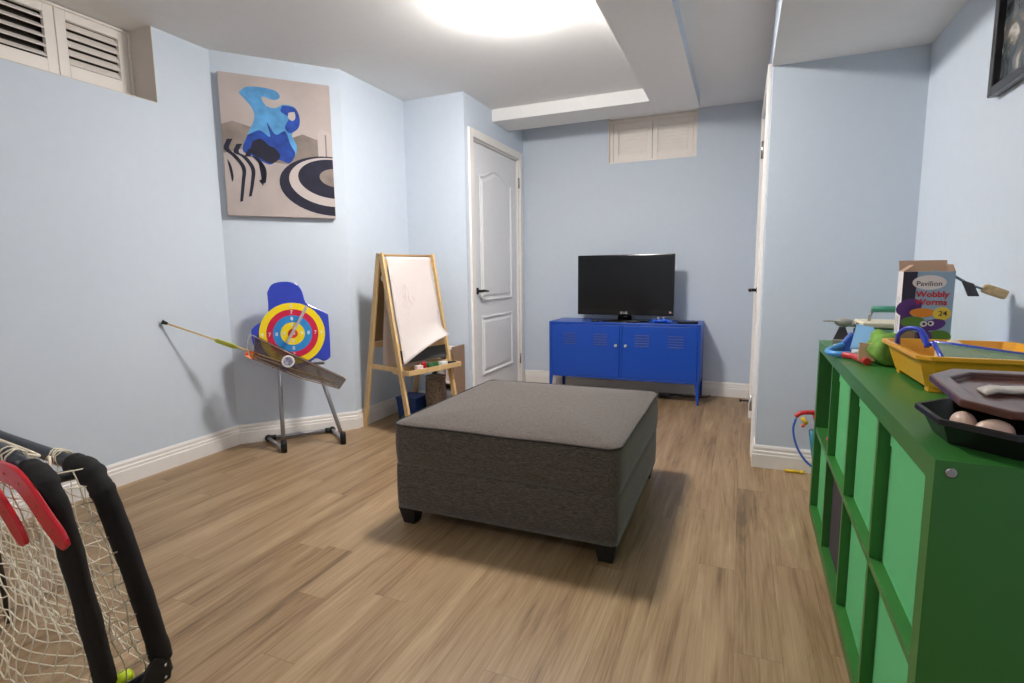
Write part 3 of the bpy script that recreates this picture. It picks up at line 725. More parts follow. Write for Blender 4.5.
# ---- things on the floor under the easel
BBIN = mat('blue_bin_plastic', (24, 58, 120), .4)
t = thing('toy_bin', 'blue plastic bin on the floor under the easel', 'bin', (-2.165, 3.235, 0), 0)
b = MB(); b.frustum([(-.068, -.075), (.068, -.075), (.068, .075), (-.068, .075)], 0, [(-.082, -.088), (.082, -.088), (.082, .088), (-.082, .088)], .17); b.build('tub', BBIN, t, bevel=.006)
bx((-.086, -.092, .160), (.086, .092, .172)).build('rim', BBIN, t, bevel=.004)
lump('green_toy', mat('olive_green', (62, 92, 38), .8), (-2.07, 3.03, 0), (.07, .08, .05), 'olive green soft toy on the floor beside the blue bin', 'soft toy', 4)
t = thing('wicker_basket', 'grey-brown wicker basket standing under the far end of the easel tray', 'basket', (-1.995, 3.285, 0))
WICK = mat('wicker', (128, 112, 98), .9, noise=.35, nscale=60, bump=1, bscale=90)
MB().lathe([(.055, 0), (.068, .06), (.076, .16), (.072, .27), (.066, .31)], seg=24).build('body', WICK, t)
MB().tube([(.067*math.cos(k*PI/12), .067*math.sin(k*PI/12), .312) for k in range(24)], .008, 8, closed=True).build('rim', WICK, t)
t = thing('dark_umbrella', 'dark folded umbrella leaning between blue bin and wicker basket', 'umbrella', (-2.10, 3.47, 0))
UM = mat('dark_nylon', (34, 32, 40), .6)
b = MB()
for k in range(6):
    a = k*PI/3; b.tube([(0.004*math.cos(a), .004*math.sin(a), .02), (.022*math.cos(a), .022*math.sin(a), .16), (.026*math.cos(a+.3), .026*math.sin(a+.3), .27), (.01*math.cos(a+.6), .01*math.sin(a+.6), .33)], [.004, .013, .016, .008], 8)
b.build('canopy', UM, t); MB().tube([(0, 0, 0), (0, 0, .36)], .004, 8).build('shaft', BP, t)
# white storage crate with brown side, against the wall return
t = thing('storage_crate', 'narrow white crate with brown side board right of the easel', 'crate', (-1.945, 3.47, 0))
BRN = mat('brown_board', (150, 122, 100), .6, noise=.1, nscale=10)
WH2 = mat('white_laminate', (228, 222, 218), .5)
b = MB(); b.box((-.10, -.085, 0), (-.088, .085, .50)); b.box((-.088, -.085, .0), (.03, .085, .012)); b.box((-.088, -.085, .488), (.03, .085, .50)); b.box((-.088, .073, .012), (.03, .085, .488)); b.box((-.088, -.085, .24), (.03, .073, .252))
b.build('box_frame', WH2, t, bevel=.0015)
bx((.030, -.085, 0), (.048, .085, .515)).build('side_board', BRN, t, bevel=.0015)
b = MB(); b.box((-.05, -.04, .252), (0.0, .02, .42)); b.build('stored_book', mat('pale_pink', (218, 196, 190), .7), t, bevel=.002)
bx((-.04, -.06, .012), (.01, .03, .2)).build('stored_book', mat('pale_grey', (190, 190, 196), .7), t, bevel=.002)

# ================================================================== ARCHERY TARGET ON STAND
def GA(s_, o_, z_): return Vector(FA(s_+.011, o_, z_))     # s measured from the photo corner of the angled wall
TB = mat('target_blue', (44, 62, 178), .25, coat=.5); TY = mat('target_yellow', (240, 212, 20), .35); TR = mat('target_red', (196, 22, 66), .35); TBL = mat('target_sky', (44, 134, 204), .35); TRC = mat('target_centre', (206, 58, 30), .35)
GREY = mat('grey_tube', (146, 146, 150), .35, .4); RUB = mat('black_rubber', (18, 18, 20), .6)
base = GA(.37, .18, 0)
TG = thing('archery_target', 'toy archery target with coloured rings on a grey tube stand', 'target', base)
def L_(s_, o_, z_): return GA(s_, o_, z_)-base
# stand tubes
lf0, rf0 = (.232, .315), (.572, .315); lr0, rr0 = (.10, .03), (.50, .028)
lr0, rr0 = (.155, .035), (.545, .035)
b = MB(); b.tube([L_(lf0[0], lf0[1], .035), L_(.234, .27, .30), L_(.242, .20, .56)], .0125, 12); b.build('leg', GREY, TG)
b = MB(); b.tube([L_(rf0[0], rf0[1], .035), L_(.525, .27, .22), L_(.462, .20, .46)], .0125, 12); b.build('leg', GREY, TG)
b = MB(); b.tube([L_(*lr0, .022), L_(*rr0, .022)], .011, 12); b.build('rear_bar', GREY, TG)
for a, c in ((lf0, lr0), (rf0, rr0)):
    b = MB(); b.tube([L_(a[0], a[1], .022), L_(c[0], c[1], .022)], .011, 12); b.build('side_bar', GREY, TG)
for p, h in ((lf0, .075), (rf0, .075)):
    b = MB(); b.lathe([(.017, 0), (.018, .05), (.016, h)], L_(p[0], p[1], 0), 16); b.build('foot_cap', RUB, TG)
for p, sg in ((lr0, 1), (rr0, -1)):
    b = MB(); q0 = Vector(L_(p[0], p[1], .022)); b.ball(q0, .021, 14, 10); b.tube([q0, L_(p[0]+sg*.045, p[1], .022)], .016, 12); b.build('corner_cap', RUB, TG)
b = MB(); b.tube([L_(.20, .195, .50), L_(.50, .195, .50)], .009, 10); b.build('cross_bar', GREY, TG)
# support from the cross bar up to the board
b = MB(); b.tube([L_(.33, .19, .46), L_(.33, .18, .66)], .012, 10); b.build('post', GREY, TG)
# board outline in (s, z) about the centre; board leans back slightly
BU = DD; BV = (Vector((0, 0, 1))*math.cos(.10)-NN*math.sin(.10)).normalized(); BW = BU.cross(BV)   # BW points to the room side?
if BW.dot(NN) < 0: sgn = -1
else: sgn = 1
BC = L_(.327, .215, .697)
lobe = [(-.125,.25),(-.10,.295),(-.055,.312),(.0,.312),(.045,.295),(.07,.25),(.085,.185),(.13,.155),(.20,.115),(.212,.08),(.21,-.13),(.20,-.165),(.165,-.18),(.12,-.16),(.05,-.205),(-.05,-.215),(-.10,-.19),(-.17,-.15),(-.215,-.07),(-.225,.02),(-.205,.055),(-.14,.10),(-.125,.16)]
q = catmull([(x, y, 0) for x, y in lobe+[lobe[0]]], 3); lobe = [(p.x, p.y) for p in q[:-1]]
b = MB(); b.prism(lobe[::-1] if sgn < 0 else lobe, BC-BW*sgn*.012, BU, BV, .012*1); o = b.build('target_board', TB, TG, fixn=True, bevel=.004)
def disc(r0_, r1_, z, n=48):
    V = []; 
    for k in range(n):
        a = 2*PI*k/n; V += [BC+BU*r0_*math.cos(a)+BV*r0_*math.sin(a)*1.0+BW*sgn*z, BC+BU*r1_*math.cos(a)+BV*r1_*math.sin(a)+BW*sgn*z]
    b = MB(); b.add(V, [(2*k, 2*k+1, (2*k+3) % (2*n), (2*k+2) % (2*n)) for k in range(n)] if r0_ > 0 else []); return b
def rings():
    b = MB(); 
    for i, (ra, rb) in enumerate(((.146, .184), (.110, .146), (.068, .110), (.028, .068), (.0005, .028))):
        z = .0035; n = 56; V = []
        for k in range(n):
            a = 2*PI*k/n; d = BU*math.cos(a)+BV*math.sin(a)
            V += [BC+d*ra+BW*sgn*z, BC+d*rb+BW*sgn*z]
        b.m = [0, 1, 2, 0, 3][i]; b.add(V, [(2*k, 2*k+1, (2*k+3) % (2*n), (2*k+2) % (2*n)) for k in range(n)])
    b.m = 0; V = []; n = 56
    for k in range(n):
        a = 2*PI*k/n; d = BU*math.cos(a)+BV*math.sin(a); V += [BC+d*.184+BW*sgn*.0035, BC+d*.185+BW*sgn*.0002]
    b.add(V, [(2*k, 2*k+1, (2*k+3) % (2*n), (2*k+2) % (2*n)) for k in range(n)])
    return b
rings().build('ring_face', [TY, TR, TBL, TRC], TG, fixn=False)
b = MB()
for txt, d in (('6', .165), ('7', .128), ('8', .089), ('9', .049)):
    for dx, dy in ((1, 0), (-1, 0), (0, 1), (0, -1)):
        b.text(txt, BC+BU*dx*d+BV*dy*d+BW*sgn*.0037, BU, BV, .030, .015, .0006)
b.text('10', BC+BW*sgn*.0037, BU, BV, .026, .015, .0006)
b.build('numerals', WHT, TG)
# smoked clear quiver trough with arrows and a round badge
def smoked(name, rgb, al, rough=.1):
    return mat(name, rgb, rough, alpha=al, spec=.6)
SMK = smoked('smoked_plastic', (96, 78, 62), .38); CLR = smoked('clear_plastic', (214, 220, 222), .35); SMG = smoked('smoked_green', (120, 128, 84), .5)
Qp = [(.118, .705), (.600, .412), (.560, .362), (.345, .448), (.105, .580)]
b = MB(); of, ob_ = .36, .29
n = len(Qp)
Fv = [L_(x, of, z) for x, z in Qp]; Bv = [L_(x, ob_, z+.004) for x, z in Qp]
b.add(Fv+Bv, [tuple(range(n)), tuple(range(n, 2*n))[::-1]]+[(i, (i+1) % n, n+(i+1) % n, n+i) for i in range(1, n)])
o = b.build('quiver', SMK, TG, solid=.0025)
b = MB(); b.tube([L_(.105, .362, .580), L_(.118, .362, .705), L_(.30, .362, .594), L_(.600, .362, .412), L_(.560, .362, .362), L_(.345, .362, .448)], .0045, 8, closed=True); b.build('quiver_rim', mat('smoke_rim', (120, 100, 88), .25, spec=.7), TG)
bc = L_(.282, .375, .553)
# badge: ring + disc facing the room
Mz = Matrix((BU, Vector((0, 0, 1)), BU.cross(Vector((0, 0, 1))))).transposed().to_4x4()
if Mz.col[2].to_3d().dot(NN) < 0: Mz = Mz @ rot('X', 180)
b = MB(); b.tube([bc+(DD*math.cos(k*PI/14)+Vector((0, 0, 1))*math.sin(k*PI/14))*.030 for k in range(28)], .0055, 8, closed=True); b.build('badge_ring', WHT, TG)
b = MB(); b.lathe([(.026, 0), (.026, .004)], bc, 24, Mz); b.build('badge', mat('badge_mix', (150, 150, 176), .4, noise=.9, nscale=60), TG)
for k, dx in enumerate((-.05, .06)):
    b = MB(); b.tube([L_(.282+dx*.4, .355, .553-dx*.1), L_(.282+dx, .35, .553-abs(dx)*.75)], .0035, 6); b.build('quiver_strut', CLR, TG)
# clear elastic bar across the target
b = MB(); b.ribbon([L_(.412, .26, .862), L_(.345, .285, .75), L_(.285, .31, .65)], NN, .016, .004); b.build('clear_bar', smoked('clear_bar_plastic', (176, 170, 176), .75), TG)
b = MB(); b.tube(catmull([L_(.13, .36, .70), L_(.10, .37, .715), L_(.075, .37, .67), L_(.085, .365, .60)]), .0035, 8); b.build('clear_loop', CLR, TG)
# toy arrow (suction tip) standing in the quiver
AWD = mat('arrow_dowel', (216, 184, 120), .5); LIME = mat('arrow_lime', (178, 200, 40), .5); ORG = mat('arrow_orange', (240, 130, 30), .5); ORR = mat('arrow_red', (226, 70, 36), .5)
a0 = GA(-.318, .290, .804); a1 = GA(.25, .32, .545)
ar = thing('toy_arrow', 'wooden toy arrow with black suction tip poking left out of the quiver', 'toy arrow', a1)
d = (a0-a1); ln = d.length; d.normalize(); side = d.cross(Vector((0, 0, 1))).normalized(); up = side.cross(d)
P = lambda t, x=0, y=0: d*t+side*x+up*y
MB().tube([P(0), P(ln-.01)], .0045, 8).build('shaft', AWD, ar)
MB().tube([P(ln-.022), P(ln-.012), P(ln-.004), P(ln+.006)], [.006, .009, .010, .013], 14).build('suction_tip', RUB, ar)
b = MB()
for k in range(3):
    a = k*2*PI/3+.5; e = side*math.cos(a)+up*math.sin(a)
    V = [P(ln-.255)+e*.003, P(ln-.27)+e*.014, P(ln-.36)+e*.016, P(ln-.39)+e*.003]
    w_ = d.cross(e)*.0008; b.add([v-w_ for v in V]+[v+w_ for v in V], [(0,1,2,3),(7,6,5,4),(0,4,5,1),(1,5,6,2),(2,6,7,3),(3,7,4,0)])
b.build('fletching', LIME, ar)
ar2 = thing('toy_arrow', 'toy arrow with orange fins lying inside the quiver under the first', 'toy arrow', GA(.085, .34, .605), 0)
e2 = (GA(.52, .33, .40)-GA(.085, .34, .605)); n2 = e2.normalized(); sd = n2.cross(Vector((0, 0, 1))).normalized(); uu = sd.cross(n2)
MB().tube([n2*.0, e2], .0045, 8).build('shaft', AWD, ar2)
b = MB()
for k in range(3):
    a = k*2*PI/3+1.2; e = sd*math.cos(a)+uu*math.sin(a); V = [e*.003+n2*.045, e*.026+n2*.035, e*.022-n2*.015, e*.003-n2*.02]
    w_ = n2.cross(e)*.0012; b.add([v-w_ for v in V]+[v+w_ for v in V], [(0,1,2,3),(7,6,5,4),(0,4,5,1),(1,5,6,2),(2,6,7,3),(3,7,4,0)])
b.build('fletching', [ORG], ar2)
MB().ball(n2*-.012, .012, 12, 8).build('nock', ORR, ar2)

# ================================================================== HOCKEY GOAL with mini sticks
PAD = mat('pad_sleeve', (24, 20, 22), .85, bump=.8, bscale=40); TUBE = mat('slate_tube', (52, 56, 64), .45); CORD = mat('net_cord', (236, 226, 204), .9)
HG = thing('hockey_goal', 'small hockey goal with black padded posts and white net', 'hockey goal', (-1.38, .78, 0))
O_ = Vector((-1.38, .78, 0))
def W(*p): return Vector(p)-O_
Abar = [(-2.62, .835, .652), (-2.28, .809, .636), (-1.887, .782, .610), (-1.56, .757, .599), (-1.47, .752, .596)]
Apost = [(-1.50, .752, .597), (-1.44, .750, .588), (-1.400, .750, .560), (-1.383, .757, .510), (-1.369, .780, .367), (-1.362, .806, .206), (-1.365, .832, .055)]
Bbar = [(-2.45, .70, .725), (-2.1, .66, .715), (-1.787, .631, .696), (-1.48, .61, .674), (-1.37, .604, .655)]
Bpost = [(-1.365, .604, .654), (-1.325, .603, .640), (-1.298, .607, .600), (-1.297, .620, .532), (-1.319, .645, .400), (-1.347, .677, .228), (-1.378, .706, .075)]
for bar, nm in ((Abar, 'crossbar'), (Bbar, 'crossbar')): MB().tube([W(*p) for p in catmull(bar, 4)], .0165, 14).build(nm, TUBE, HG)
def sleeve(P, r0_, seed):
    random.seed(seed); pts = catmull(P, 7); n = len(pts)
    rr = [r0_*(1+.03*math.sin(i*.8)+random.uniform(-.035, .035))*(1.15 if 4 < i < 12 else 1) for i in range(n)]
    rr[0] = r0_*.75; return MB().tube([p-O_ for p in pts], rr, 16)
sleeve(Apost, .0255, 1).build('post_pad', PAD, HG); sleeve(Bpost, .0225, 2).build('post_pad', PAD, HG)
for P in (Apost, Bpost):
    p, q = Vector(P[-2]), Vector(P[-1]); d_ = (q-p).normalized()
    MB().tube([q-O_, q+d_*((q.z-.012)/-d_.z)-O_], .017, 12).build('post_tube', RUB, HG)
# far side of both frames (outside the photo on the left) so that the goal stands
b = MB(); b.tube([W(-2.62, .835, .652), W(-2.68, .84, .60), W(-2.68, .87, .03)], .0165, 12); b.build('post_tube', TUBE, HG)
b = MB(); b.tube([W(-2.45, .70, .725), W(-2.55, .70, .67), W(-2.60, .74, .03)], .0165, 12); b.build('post_tube', TUBE, HG)
for a, c in (((-1.365, .838, .018), (-1.400, .70, .018)), ((-2.68, .87, .018), (-2.60, .72, .018)), ((-1.40, .70, .018), (-1.43, .40, .018)), ((-2.60, .72, .018), (-2.60, .40, .018))):
    MB().tube([W(*a), W(*c)], .0165, 12).build('base_tube', RUB, HG)
# connector and its rivets
b = MB(); Mp = Matrix.Translation(W(-1.362, .80, .0))
b.prism([(-.06, .001), (.035, .001), (.04, .02), (.03, .065), (.0, .08), (-.02, .06), (-.04, .035), (-.06, .03)], W(-1.340, .80, 0), (0, 1, 0), (0, 0, 1), -.012)
cn = b.build('corner_plate', RUB, HG, bevel=.003)
for y, z in ((.02, .05), (.018, .018), (-.03, .015)): MB().ball(W(-1.334, .80+y, z), .0045, 10, 6).build('rivet', CHROME, cn)
b = MB(); b.tube([W(-1.47, .752, .575), W(-1.37, .62, .615)], .013, 10); b.build('top_link', RUB, HG)
# lacing
b = MB(); random.seed(9)
def lace(c, dirv, n, R):
    for k in range(n):
        cc = Vector(c)+Vector(dirv)*k*.012; a0_ = random.uniform(-.4, .4)
        b.tube([cc+Vector((random.uniform(-.006, .006)+a0_*.01, R*math.cos(t*PI/6), R*math.sin(t*PI/6)))-O_ for t in range(12)], .0022, 5, closed=True)
lace((-1.58, .760, .600), (1, -.03, -.01), 4, .0195); lace((-1.44, .609, .669), (1, -.05, -.12), 3, .0195)
b.tube([Vector(p)-O_ for p in catmull([(-1.56, .735, .61), (-1.53, .72, .60), (-1.51, .70, .57), (-1.50, .69, .535)])], .0035, 6)
b.tube([Vector(p)-O_ for p in catmull([(-2.6, .80, .66), (-2.28, .785, .645), (-1.887, .757, .622), (-1.60, .73, .612), (-1.45, .64, .66)])], .0035, 6)
b.build('lacing', CORD, HG)
# net
def net(fn, nu, nv, r_, seed, jit):
    random.seed(seed); b = MB()
    P = [[Vector(fn(i/(nu-1), j/(nv-1)))+Vector((random.uniform(-jit, jit), random.uniform(-jit, jit)*.7, random.uniform(-jit, jit))) for i in range(nu)] for j in range(nv)]
    for j in range(nv):
        b.tube([p-O_ for p in catmull(P[j], 3)], r_, 4)
    for i in range(nu):
        b.tube([P[j][i]-O_ for j in range(nv)] if False else [p-O_ for p in catmull([P[j][i] for j in range(nv)], 2)], r_, 4)
    return b
def polyat(P, t):
    L = [(Vector(P[i+1])-Vector(P[i])).length for i in range(len(P)-1)]; T_ = sum(L)*t
    for i, l in enumerate(L):
        if T_ <= l or i == len(L)-1: return Vector(P[i]).lerp(Vector(P[i+1]), min(1, T_/l))
        T_ -= l
def front_net(u_, v_):
    right = polyat([(-1.37, .604, .64), (-1.335, .63, .45), (-1.37, .69, .17), (-1.40, .71, .04)], v_)
    left = Vector((-2.40, .68-.05*v_, .715-.69*v_))
    p = right.lerp(left, u_); p.y -= .05*min(1, u_*5)*v_*v_*(1-u_); p.y += .012*math.sin(u_*21)*math.sin(v_*9)+.035*math.sin(PI*u_)*math.sin(PI*v_); p.x += .012*math.sin(v_*17+u_*5)
    return p
net(front_net, 31, 20, .0019, 21, .006).build('net', CORD, HG)
def back_net(u_, v_):
    right = polyat([(-1.43, .752, .59), (-1.405, .77, .40), (-1.39, .81, .15), (-1.39, .835, .03)], v_)
    left = Vector((-2.62, .85+.02*v_, .64-.61*v_)); p = right.lerp(left, u_); p.y += .015*math.sin(u_*17+v_*4); p.z += .01*math.sin(u_*13)
    return p
net(back_net, 26, 17, .0017, 22, .008).build('net', CORD, HG)
def side_net(u_, v_):
    a = polyat([(-1.43, .752, .59), (-1.385, .78, .40), (-1.375, .81, .15), (-1.37, .835, .04)], v_); c = polyat([(-1.37, .604, .64), (-1.325, .63, .45), (-1.36, .69, .17), (-1.39, .71, .04)], v_)
    p = a.lerp(c, u_); p.x += .010*math.sin(v_*20+u_*3); return p
net(side_net, 4, 14, .0017, 23, .005).build('net', CORD, HG)
nb = lump('foam_ball', mat('neon_yellow', (205, 232, 30), .6), (-1.432, .775, .001), (.022, .022, .022), 'small neon yellow foam ball on the floor inside the hockey goal', 'ball', 6, .08)
# mini sticks hooked over the near crossbar
STK = mat('stick_red', (196, 16, 36), .28, coat=.6)
def mini_stick(pts, label, shaft, rise=0):
    r0_ = Vector(pts[-1]); t = thing('mini_hockey_stick', label, 'hockey stick', r0_, 0, 'red mini sticks hooked over the goal')
    P = catmull(pts, 6); n = len(P)
    ww = [.044]*n
    for k, s_ in enumerate((.45, .78, .93)): ww[n-1-k] = .044*s_
    MB().ribbon([p-r0_ for p in P], (0, 1, 0), ww, .010).build('blade', STK, t, bevel=.003)
    hb = MB()
    for k in range(5):
        c = P[int(n*(.38+.13*k))]-r0_; hb.lathe([(.003, 0), (.003, .002)], c+Vector((0, -.0045, 0)), 8, rot('X', 90))
    hb.build('blade_holes', mat('hole_tan', (170, 96, 60), .6) if 'hole_tan' not in bpy.data.materials else bpy.data.materials['hole_tan'], t)
    MB().tube([Vector(p)-r0_ for p in shaft], .0095, 8).build('shaft', BP, t)
mini_stick([(-1.674, 0.614, 0.618), (-1.6, 0.605, 0.637), (-1.488, 0.591, 0.646), (-1.417, 0.579, 0.65), (-1.354, 0.575, 0.646), (-1.314, 0.577, 0.619), (-1.272, 0.583, 0.564), (-1.227, 0.589, 0.51)],
           'red mini hockey stick blade hooked over the goal, right of the two', [(-1.68, .60, .595), (-1.80, .70, .42), (-1.93, .76, .18), (-2.0, .79, .02)])
mini_stick([(-1.73, 0.614, 0.631), (-1.646, 0.605, 0.65), (-1.559, 0.595, 0.631), (-1.496, 0.598, 0.578), (-1.469, 0.605, 0.531), (-1.434, 0.613, 0.463)],
           'red mini hockey stick blade hooked over the goal, at the left photo edge', [(-1.74, .60, .60), (-1.98, .70, .45), (-2.12, .76, .2), (-2.18, .79, .02)])

# ================================================================== THINGS ON THE SHELF
ZS = SH
# --- yellow tray
YEL = mat('yellow_plastic', (238, 172, 36), .32, coat=.2)
yt = thing('yellow_tray', 'deep yellow plastic tray full of craft bits on the green shelf', 'tray', (.546, 1.700, ZS), 0)
def octo(w_, h_, c): return [(-w_+c, -h_), (w_-c, -h_), (w_, -h_+c), (w_, h_-c), (w_-c, h_), (-w_+c, h_), (-w_, h_-c), (-w_, -h_+c)]
def trayshell(lo, hi, z0_, z1_, rim, th=.003):
    b = MB(); rings_ = [(lo, z0_)]+[([(lo[k][0]+(hi[k][0]-lo[k][0])*t, lo[k][1]+(hi[k][1]-lo[k][1])*t) for k in range(8)], z0_+(z1_-z0_)*t) for t in (.5, 1)]
    out = [(x*(1+rim), y*(1+rim*.85)) for x, y in hi]; rings_ += [(out, z1_), (out, z1_-.009)]
    V = []
    for rg, z in rings_: V += [(x, y, z) for x, y in rg]
    F = [tuple(range(8))]+[(i*8+k, (i+1)*8+k, (i+1)*8+(k+1) % 8, i*8+(k+1) % 8) for i in range(len(rings_)-1) for k in range(8)]
    b.add(V, F); return b
TZ = .091
trayshell(octo(.126, .155, .020), octo(.148, .180, .022), .014, TZ, .06).build('tub', YEL, yt, solid=.003, bevel=.0015)
for sx in (-1, 1):
    for sy in (-1, 1):
        bx((sx*.108-.014, sy*.130-.014, 0), (sx*.108+.014, sy*.130+.014, .016)).build('foot', YEL, yt, bevel=.002)
def ypt(x, y, z):
    return Vector((.546+x, 1.700+y, ZS+z))
# contents of the tray
BLP = mat('handle_blue', (34, 62, 190), .3, coat=.4); CG = smoked('clear_green', (120, 150, 110), .7, .15); TIS = mat('tissue_cream', (226, 212, 186), .9)
o = lump('tissue_ball', TIS, ypt(-.015, .085, .030), (.038, .045, .040), 'crumpled cream tissue in the yellow tray in front of the box', 'tissue', 8, .10)
sc = thing('clear_panel', 'clear green plastic panel with blue edge and handle in the yellow tray', 'toy', ypt(0, -.02, .018), 0)
b = MB(); Pp = [(-.085, .0, .088), (.115, -.055, .066), (.10, -.115, .045), (-.09, -.115, .052)]
b.add([Vector(p) for p in Pp]+[Vector(p)+Vector((0, 0, .004)) for p in Pp], [(3,2,1,0),(4,5,6,7),(0,1,5,4),(1,2,6,5),(2,3,7,6),(3,0,4,7)]); b.build('panel', CG, sc)
b = MB(); b.tube([Vector(Pp[0]), Vector(Pp[1])], .0065, 8); b.tube([Vector(Pp[0]), Vector(Pp[3])], .0055, 8); b.build('blue_edge', BLP, sc)
b = MB(); b.tube(catmull([(-.135, .115, .062), (-.140, .09, .095), (-.130, .06, .116), (-.110, .035, .118), (-.10, .015, .10), (-.098, .0, .075)]), .0065, 8)
b.tube(catmull([(-.105, .03, .112), (-.100, .015, .090), (-.095, .005, .082), (-.085, .0, .086)]), .006, 8)
b.build('handle', BLP, sc)
for k, (x, y, z, ang, lb) in enumerate(((.04, -.02, .066, .3, 'pale clear plastic wrapper on top of the tissue in the yellow tray'), (.085, -.05, .068, -.4, 'pale green wrapper at the right of the yellow tray'))):
    b = MB(); random.seed(30+k)
    ph = random.uniform(0, 6)
    b.grid(9, 7, lambda u_, v_: ((u_-.5)*.13, (v_-.5)*.09, .012*math.sin(u_*7+ph)*math.cos(v_*6)+.006*math.sin(u_*19+v_*11)))
    o = b.build('plastic_wrapper', smoked('wrapper_%d' % k, ((206, 206, 190), (176, 196, 160))[k], .8, .12), None, ypt(x, y, z), solid=.001); o.rotation_euler.z = ang; tag(o, lb, 'wrapper')
# --- picture book behind the tray
bk = thing('comic_book', 'colourful blue and red comic lying tilted behind the yellow tray', 'book', (.655, 2.02, ZS+.0), .1)
BKM = mat('comic_cover', (104, 150, 200), .4, noise=.3, nscale=10)
T0 = rot('X', 0) @ Matrix.Translation((0, 0, .052)) @ rot('Y', 8)
b = MB(); b.box((-.045, -.13, 0), (.075, .13, .006), T0); b.build('cover', BKM, bk)
b = MB(); b.box((-.044, -.129, -.010), (.073, .129, 0), T0); b.build('pages', WHT, bk)
b = MB(); b.tube([T0 @ Vector((.015+.03*math.cos(k*PI/10), -.04+.055*math.sin(k*PI/10), .0065)) for k in range(20)], .004, 5, closed=True); b.build('printed_ring', TOYR, bk)
bx((-.05, -.12, 0), (.065, .12, .040)).build('book_stack', WHT, None, (.655, 2.02, ZS), bevel=.002); tag(bpy.data.objects['book_stack'], 'white block of paper under the comic behind the tray', 'paper')
bpy.data.objects['book_stack'].rotation_euler.z = .1
# --- Wobbly Worms box
bw = thing('game_box', 'open cardboard game box printed Wobbly Worms standing behind the tray', 'game box', (.462, 2.045, ZS), -.06)
BW_, BD_, BH = .128, .080, .285
WB = mat('box_white', (232, 226, 226), .6); PALE = mat('box_pale_blue', (150, 178, 202), .5); PURP = mat('box_purple', (92, 50, 130), .5); DKP = mat('box_dark', (44, 36, 60), .5); KRAFT = mat('kraft', (178, 146, 122), .9); ORN = mat('box_orange', (230, 140, 40), .5); LGN = mat('box_green', (96, 140, 52), .5); YB = mat('box_yellow', (236, 206, 70), .5); REDP = mat('box_red', (198, 40, 50), .5); DGR = mat('box_text_dark', (60, 50, 60), .5)
th = .002
b = MB(); b.box((0, -BD_/2, 0), (BW_, -BD_/2+th, BH)); b.box((0, BD_/2-th, 0), (BW_, BD_/2, BH)); b.box((0, -BD_/2+th, 0), (th, BD_/2-th, BH)); b.box((BW_-th, -BD_/2+th, 0), (BW_, BD_/2-th, BH)); b.box((th, -BD_/2+th, 0), (BW_-th, BD_/2-th, th))
b.build('carton', WB, bw)
# flaps
b = MB(); b.box((0.002, 0, 0), (BW_-.002, th, .040), Matrix.Translation((0, BD_/2-.001, BH)) @ rot('X', -30)); b.build('flap', KRAFT, bw)
b = MB(); b.box((0, -BD_/2+.003, 0), (th, BD_/2-.003, .034), Matrix.Translation((0, 0, BH)) @ rot('Y', 52)); b.build('flap', KRAFT, bw)
b = MB(); b.box((0, -BD_/2+.003, 0), (th, BD_/2-.003, .022), Matrix.Translation((BW_-.002, 0, BH)) @ rot('Y', -20)); b.build('flap', KRAFT, bw)
# printed front (faces -y): u along +x, v up
pf = MB()
def q2(poly, mi, lift, fy=-BD_/2): pf.m = mi; pf.add([(x, fy-lift, z) for x, z in poly], [tuple(range(len(poly)))])
def el(cx, cz, a, c, mi, lift, n=24, tl=0): q2([(cx+a*math.cos(2*PI*k/n)*math.cos(tl)-c*math.sin(2*PI*k/n)*math.sin(tl), cz+a*math.cos(2*PI*k/n)*math.sin(tl)+c*math.sin(2*PI*k/n)*math.cos(tl)) for k in range(n)], mi, lift)
q2([(0, 0), (BW_, 0), (BW_, BH), (0, BH)], 0, .0003)
q2([(0, .13), (.032, .14), (.036, BH), (0, BH)], 2, .0005)
q2([(0, 0), (BW_, 0), (BW_, .07), (.07, .085), (0, .12)], 4, .0005)
el(.020, .175, .034, .026, 1, .0008, tl=.5); q2([(0, .10), (.02, .10), (.04, .18), (.0, .19)], 1, .0008)
el(.055, .160, .032, .014, 3, .0009); el(.034, .130, .032, .018, 4, .001); el(.085, .124, .030, .017, 1, .0011, tl=.3); el(.10, .088, .030, .020, 4, .0012); el(.062, .088, .022, .02, 1, .0013); el(.028, .085, .02, .016, 8, .0013)
el(.060, .126, .009, .009, 7, .0015); el(.078, .128, .008, .008, 7, .0015); el(.061, .126, .004, .004, 6, .0018); el(.077, .128, .004, .004, 6, .0018)
el(.103, .158, .022, .020, 5, .0011)
el(.066, .252, .042, .022, 7, .0014)
pf.build('front_print', [PALE, PURP, DKP, ORN, LGN, YB, DGR, WB, KRAFT], bw)
tx = MB(); tx.m = 0; tx.text('Pavilion', (.066, -BD_/2-.0016, .248), (1, 0, 0), (0, 0, 1), .021, .01)
tx.text('24', (.105, -BD_/2-.0014, .158), (1, 0, 0), (0, 0, 1), .022, .01)
tx.m = 1; tx.text('Wobbly', (.076, -BD_/2-.0014, .216), (1, 0, 0), (0, 0, 1), .025, .03); tx.text('Worms', (.074, -BD_/2-.0014, .192), (1, 0, 0), (0, 0, 1), .025, .03)
tx.m = 0
for k in range(2): tx.text('Wobbly Worms', (-.0006, .014-k*.024, .145), (0, 0, 1), (0, 1, 0), .020, .01) if False else tx.text('Wobbly Worms', (-.0006, .016-k*.026, .15), (0, 0, 1), (0, 1, 0), .017, .012)
tx.build('lettering', [DGR, REDP], bw)
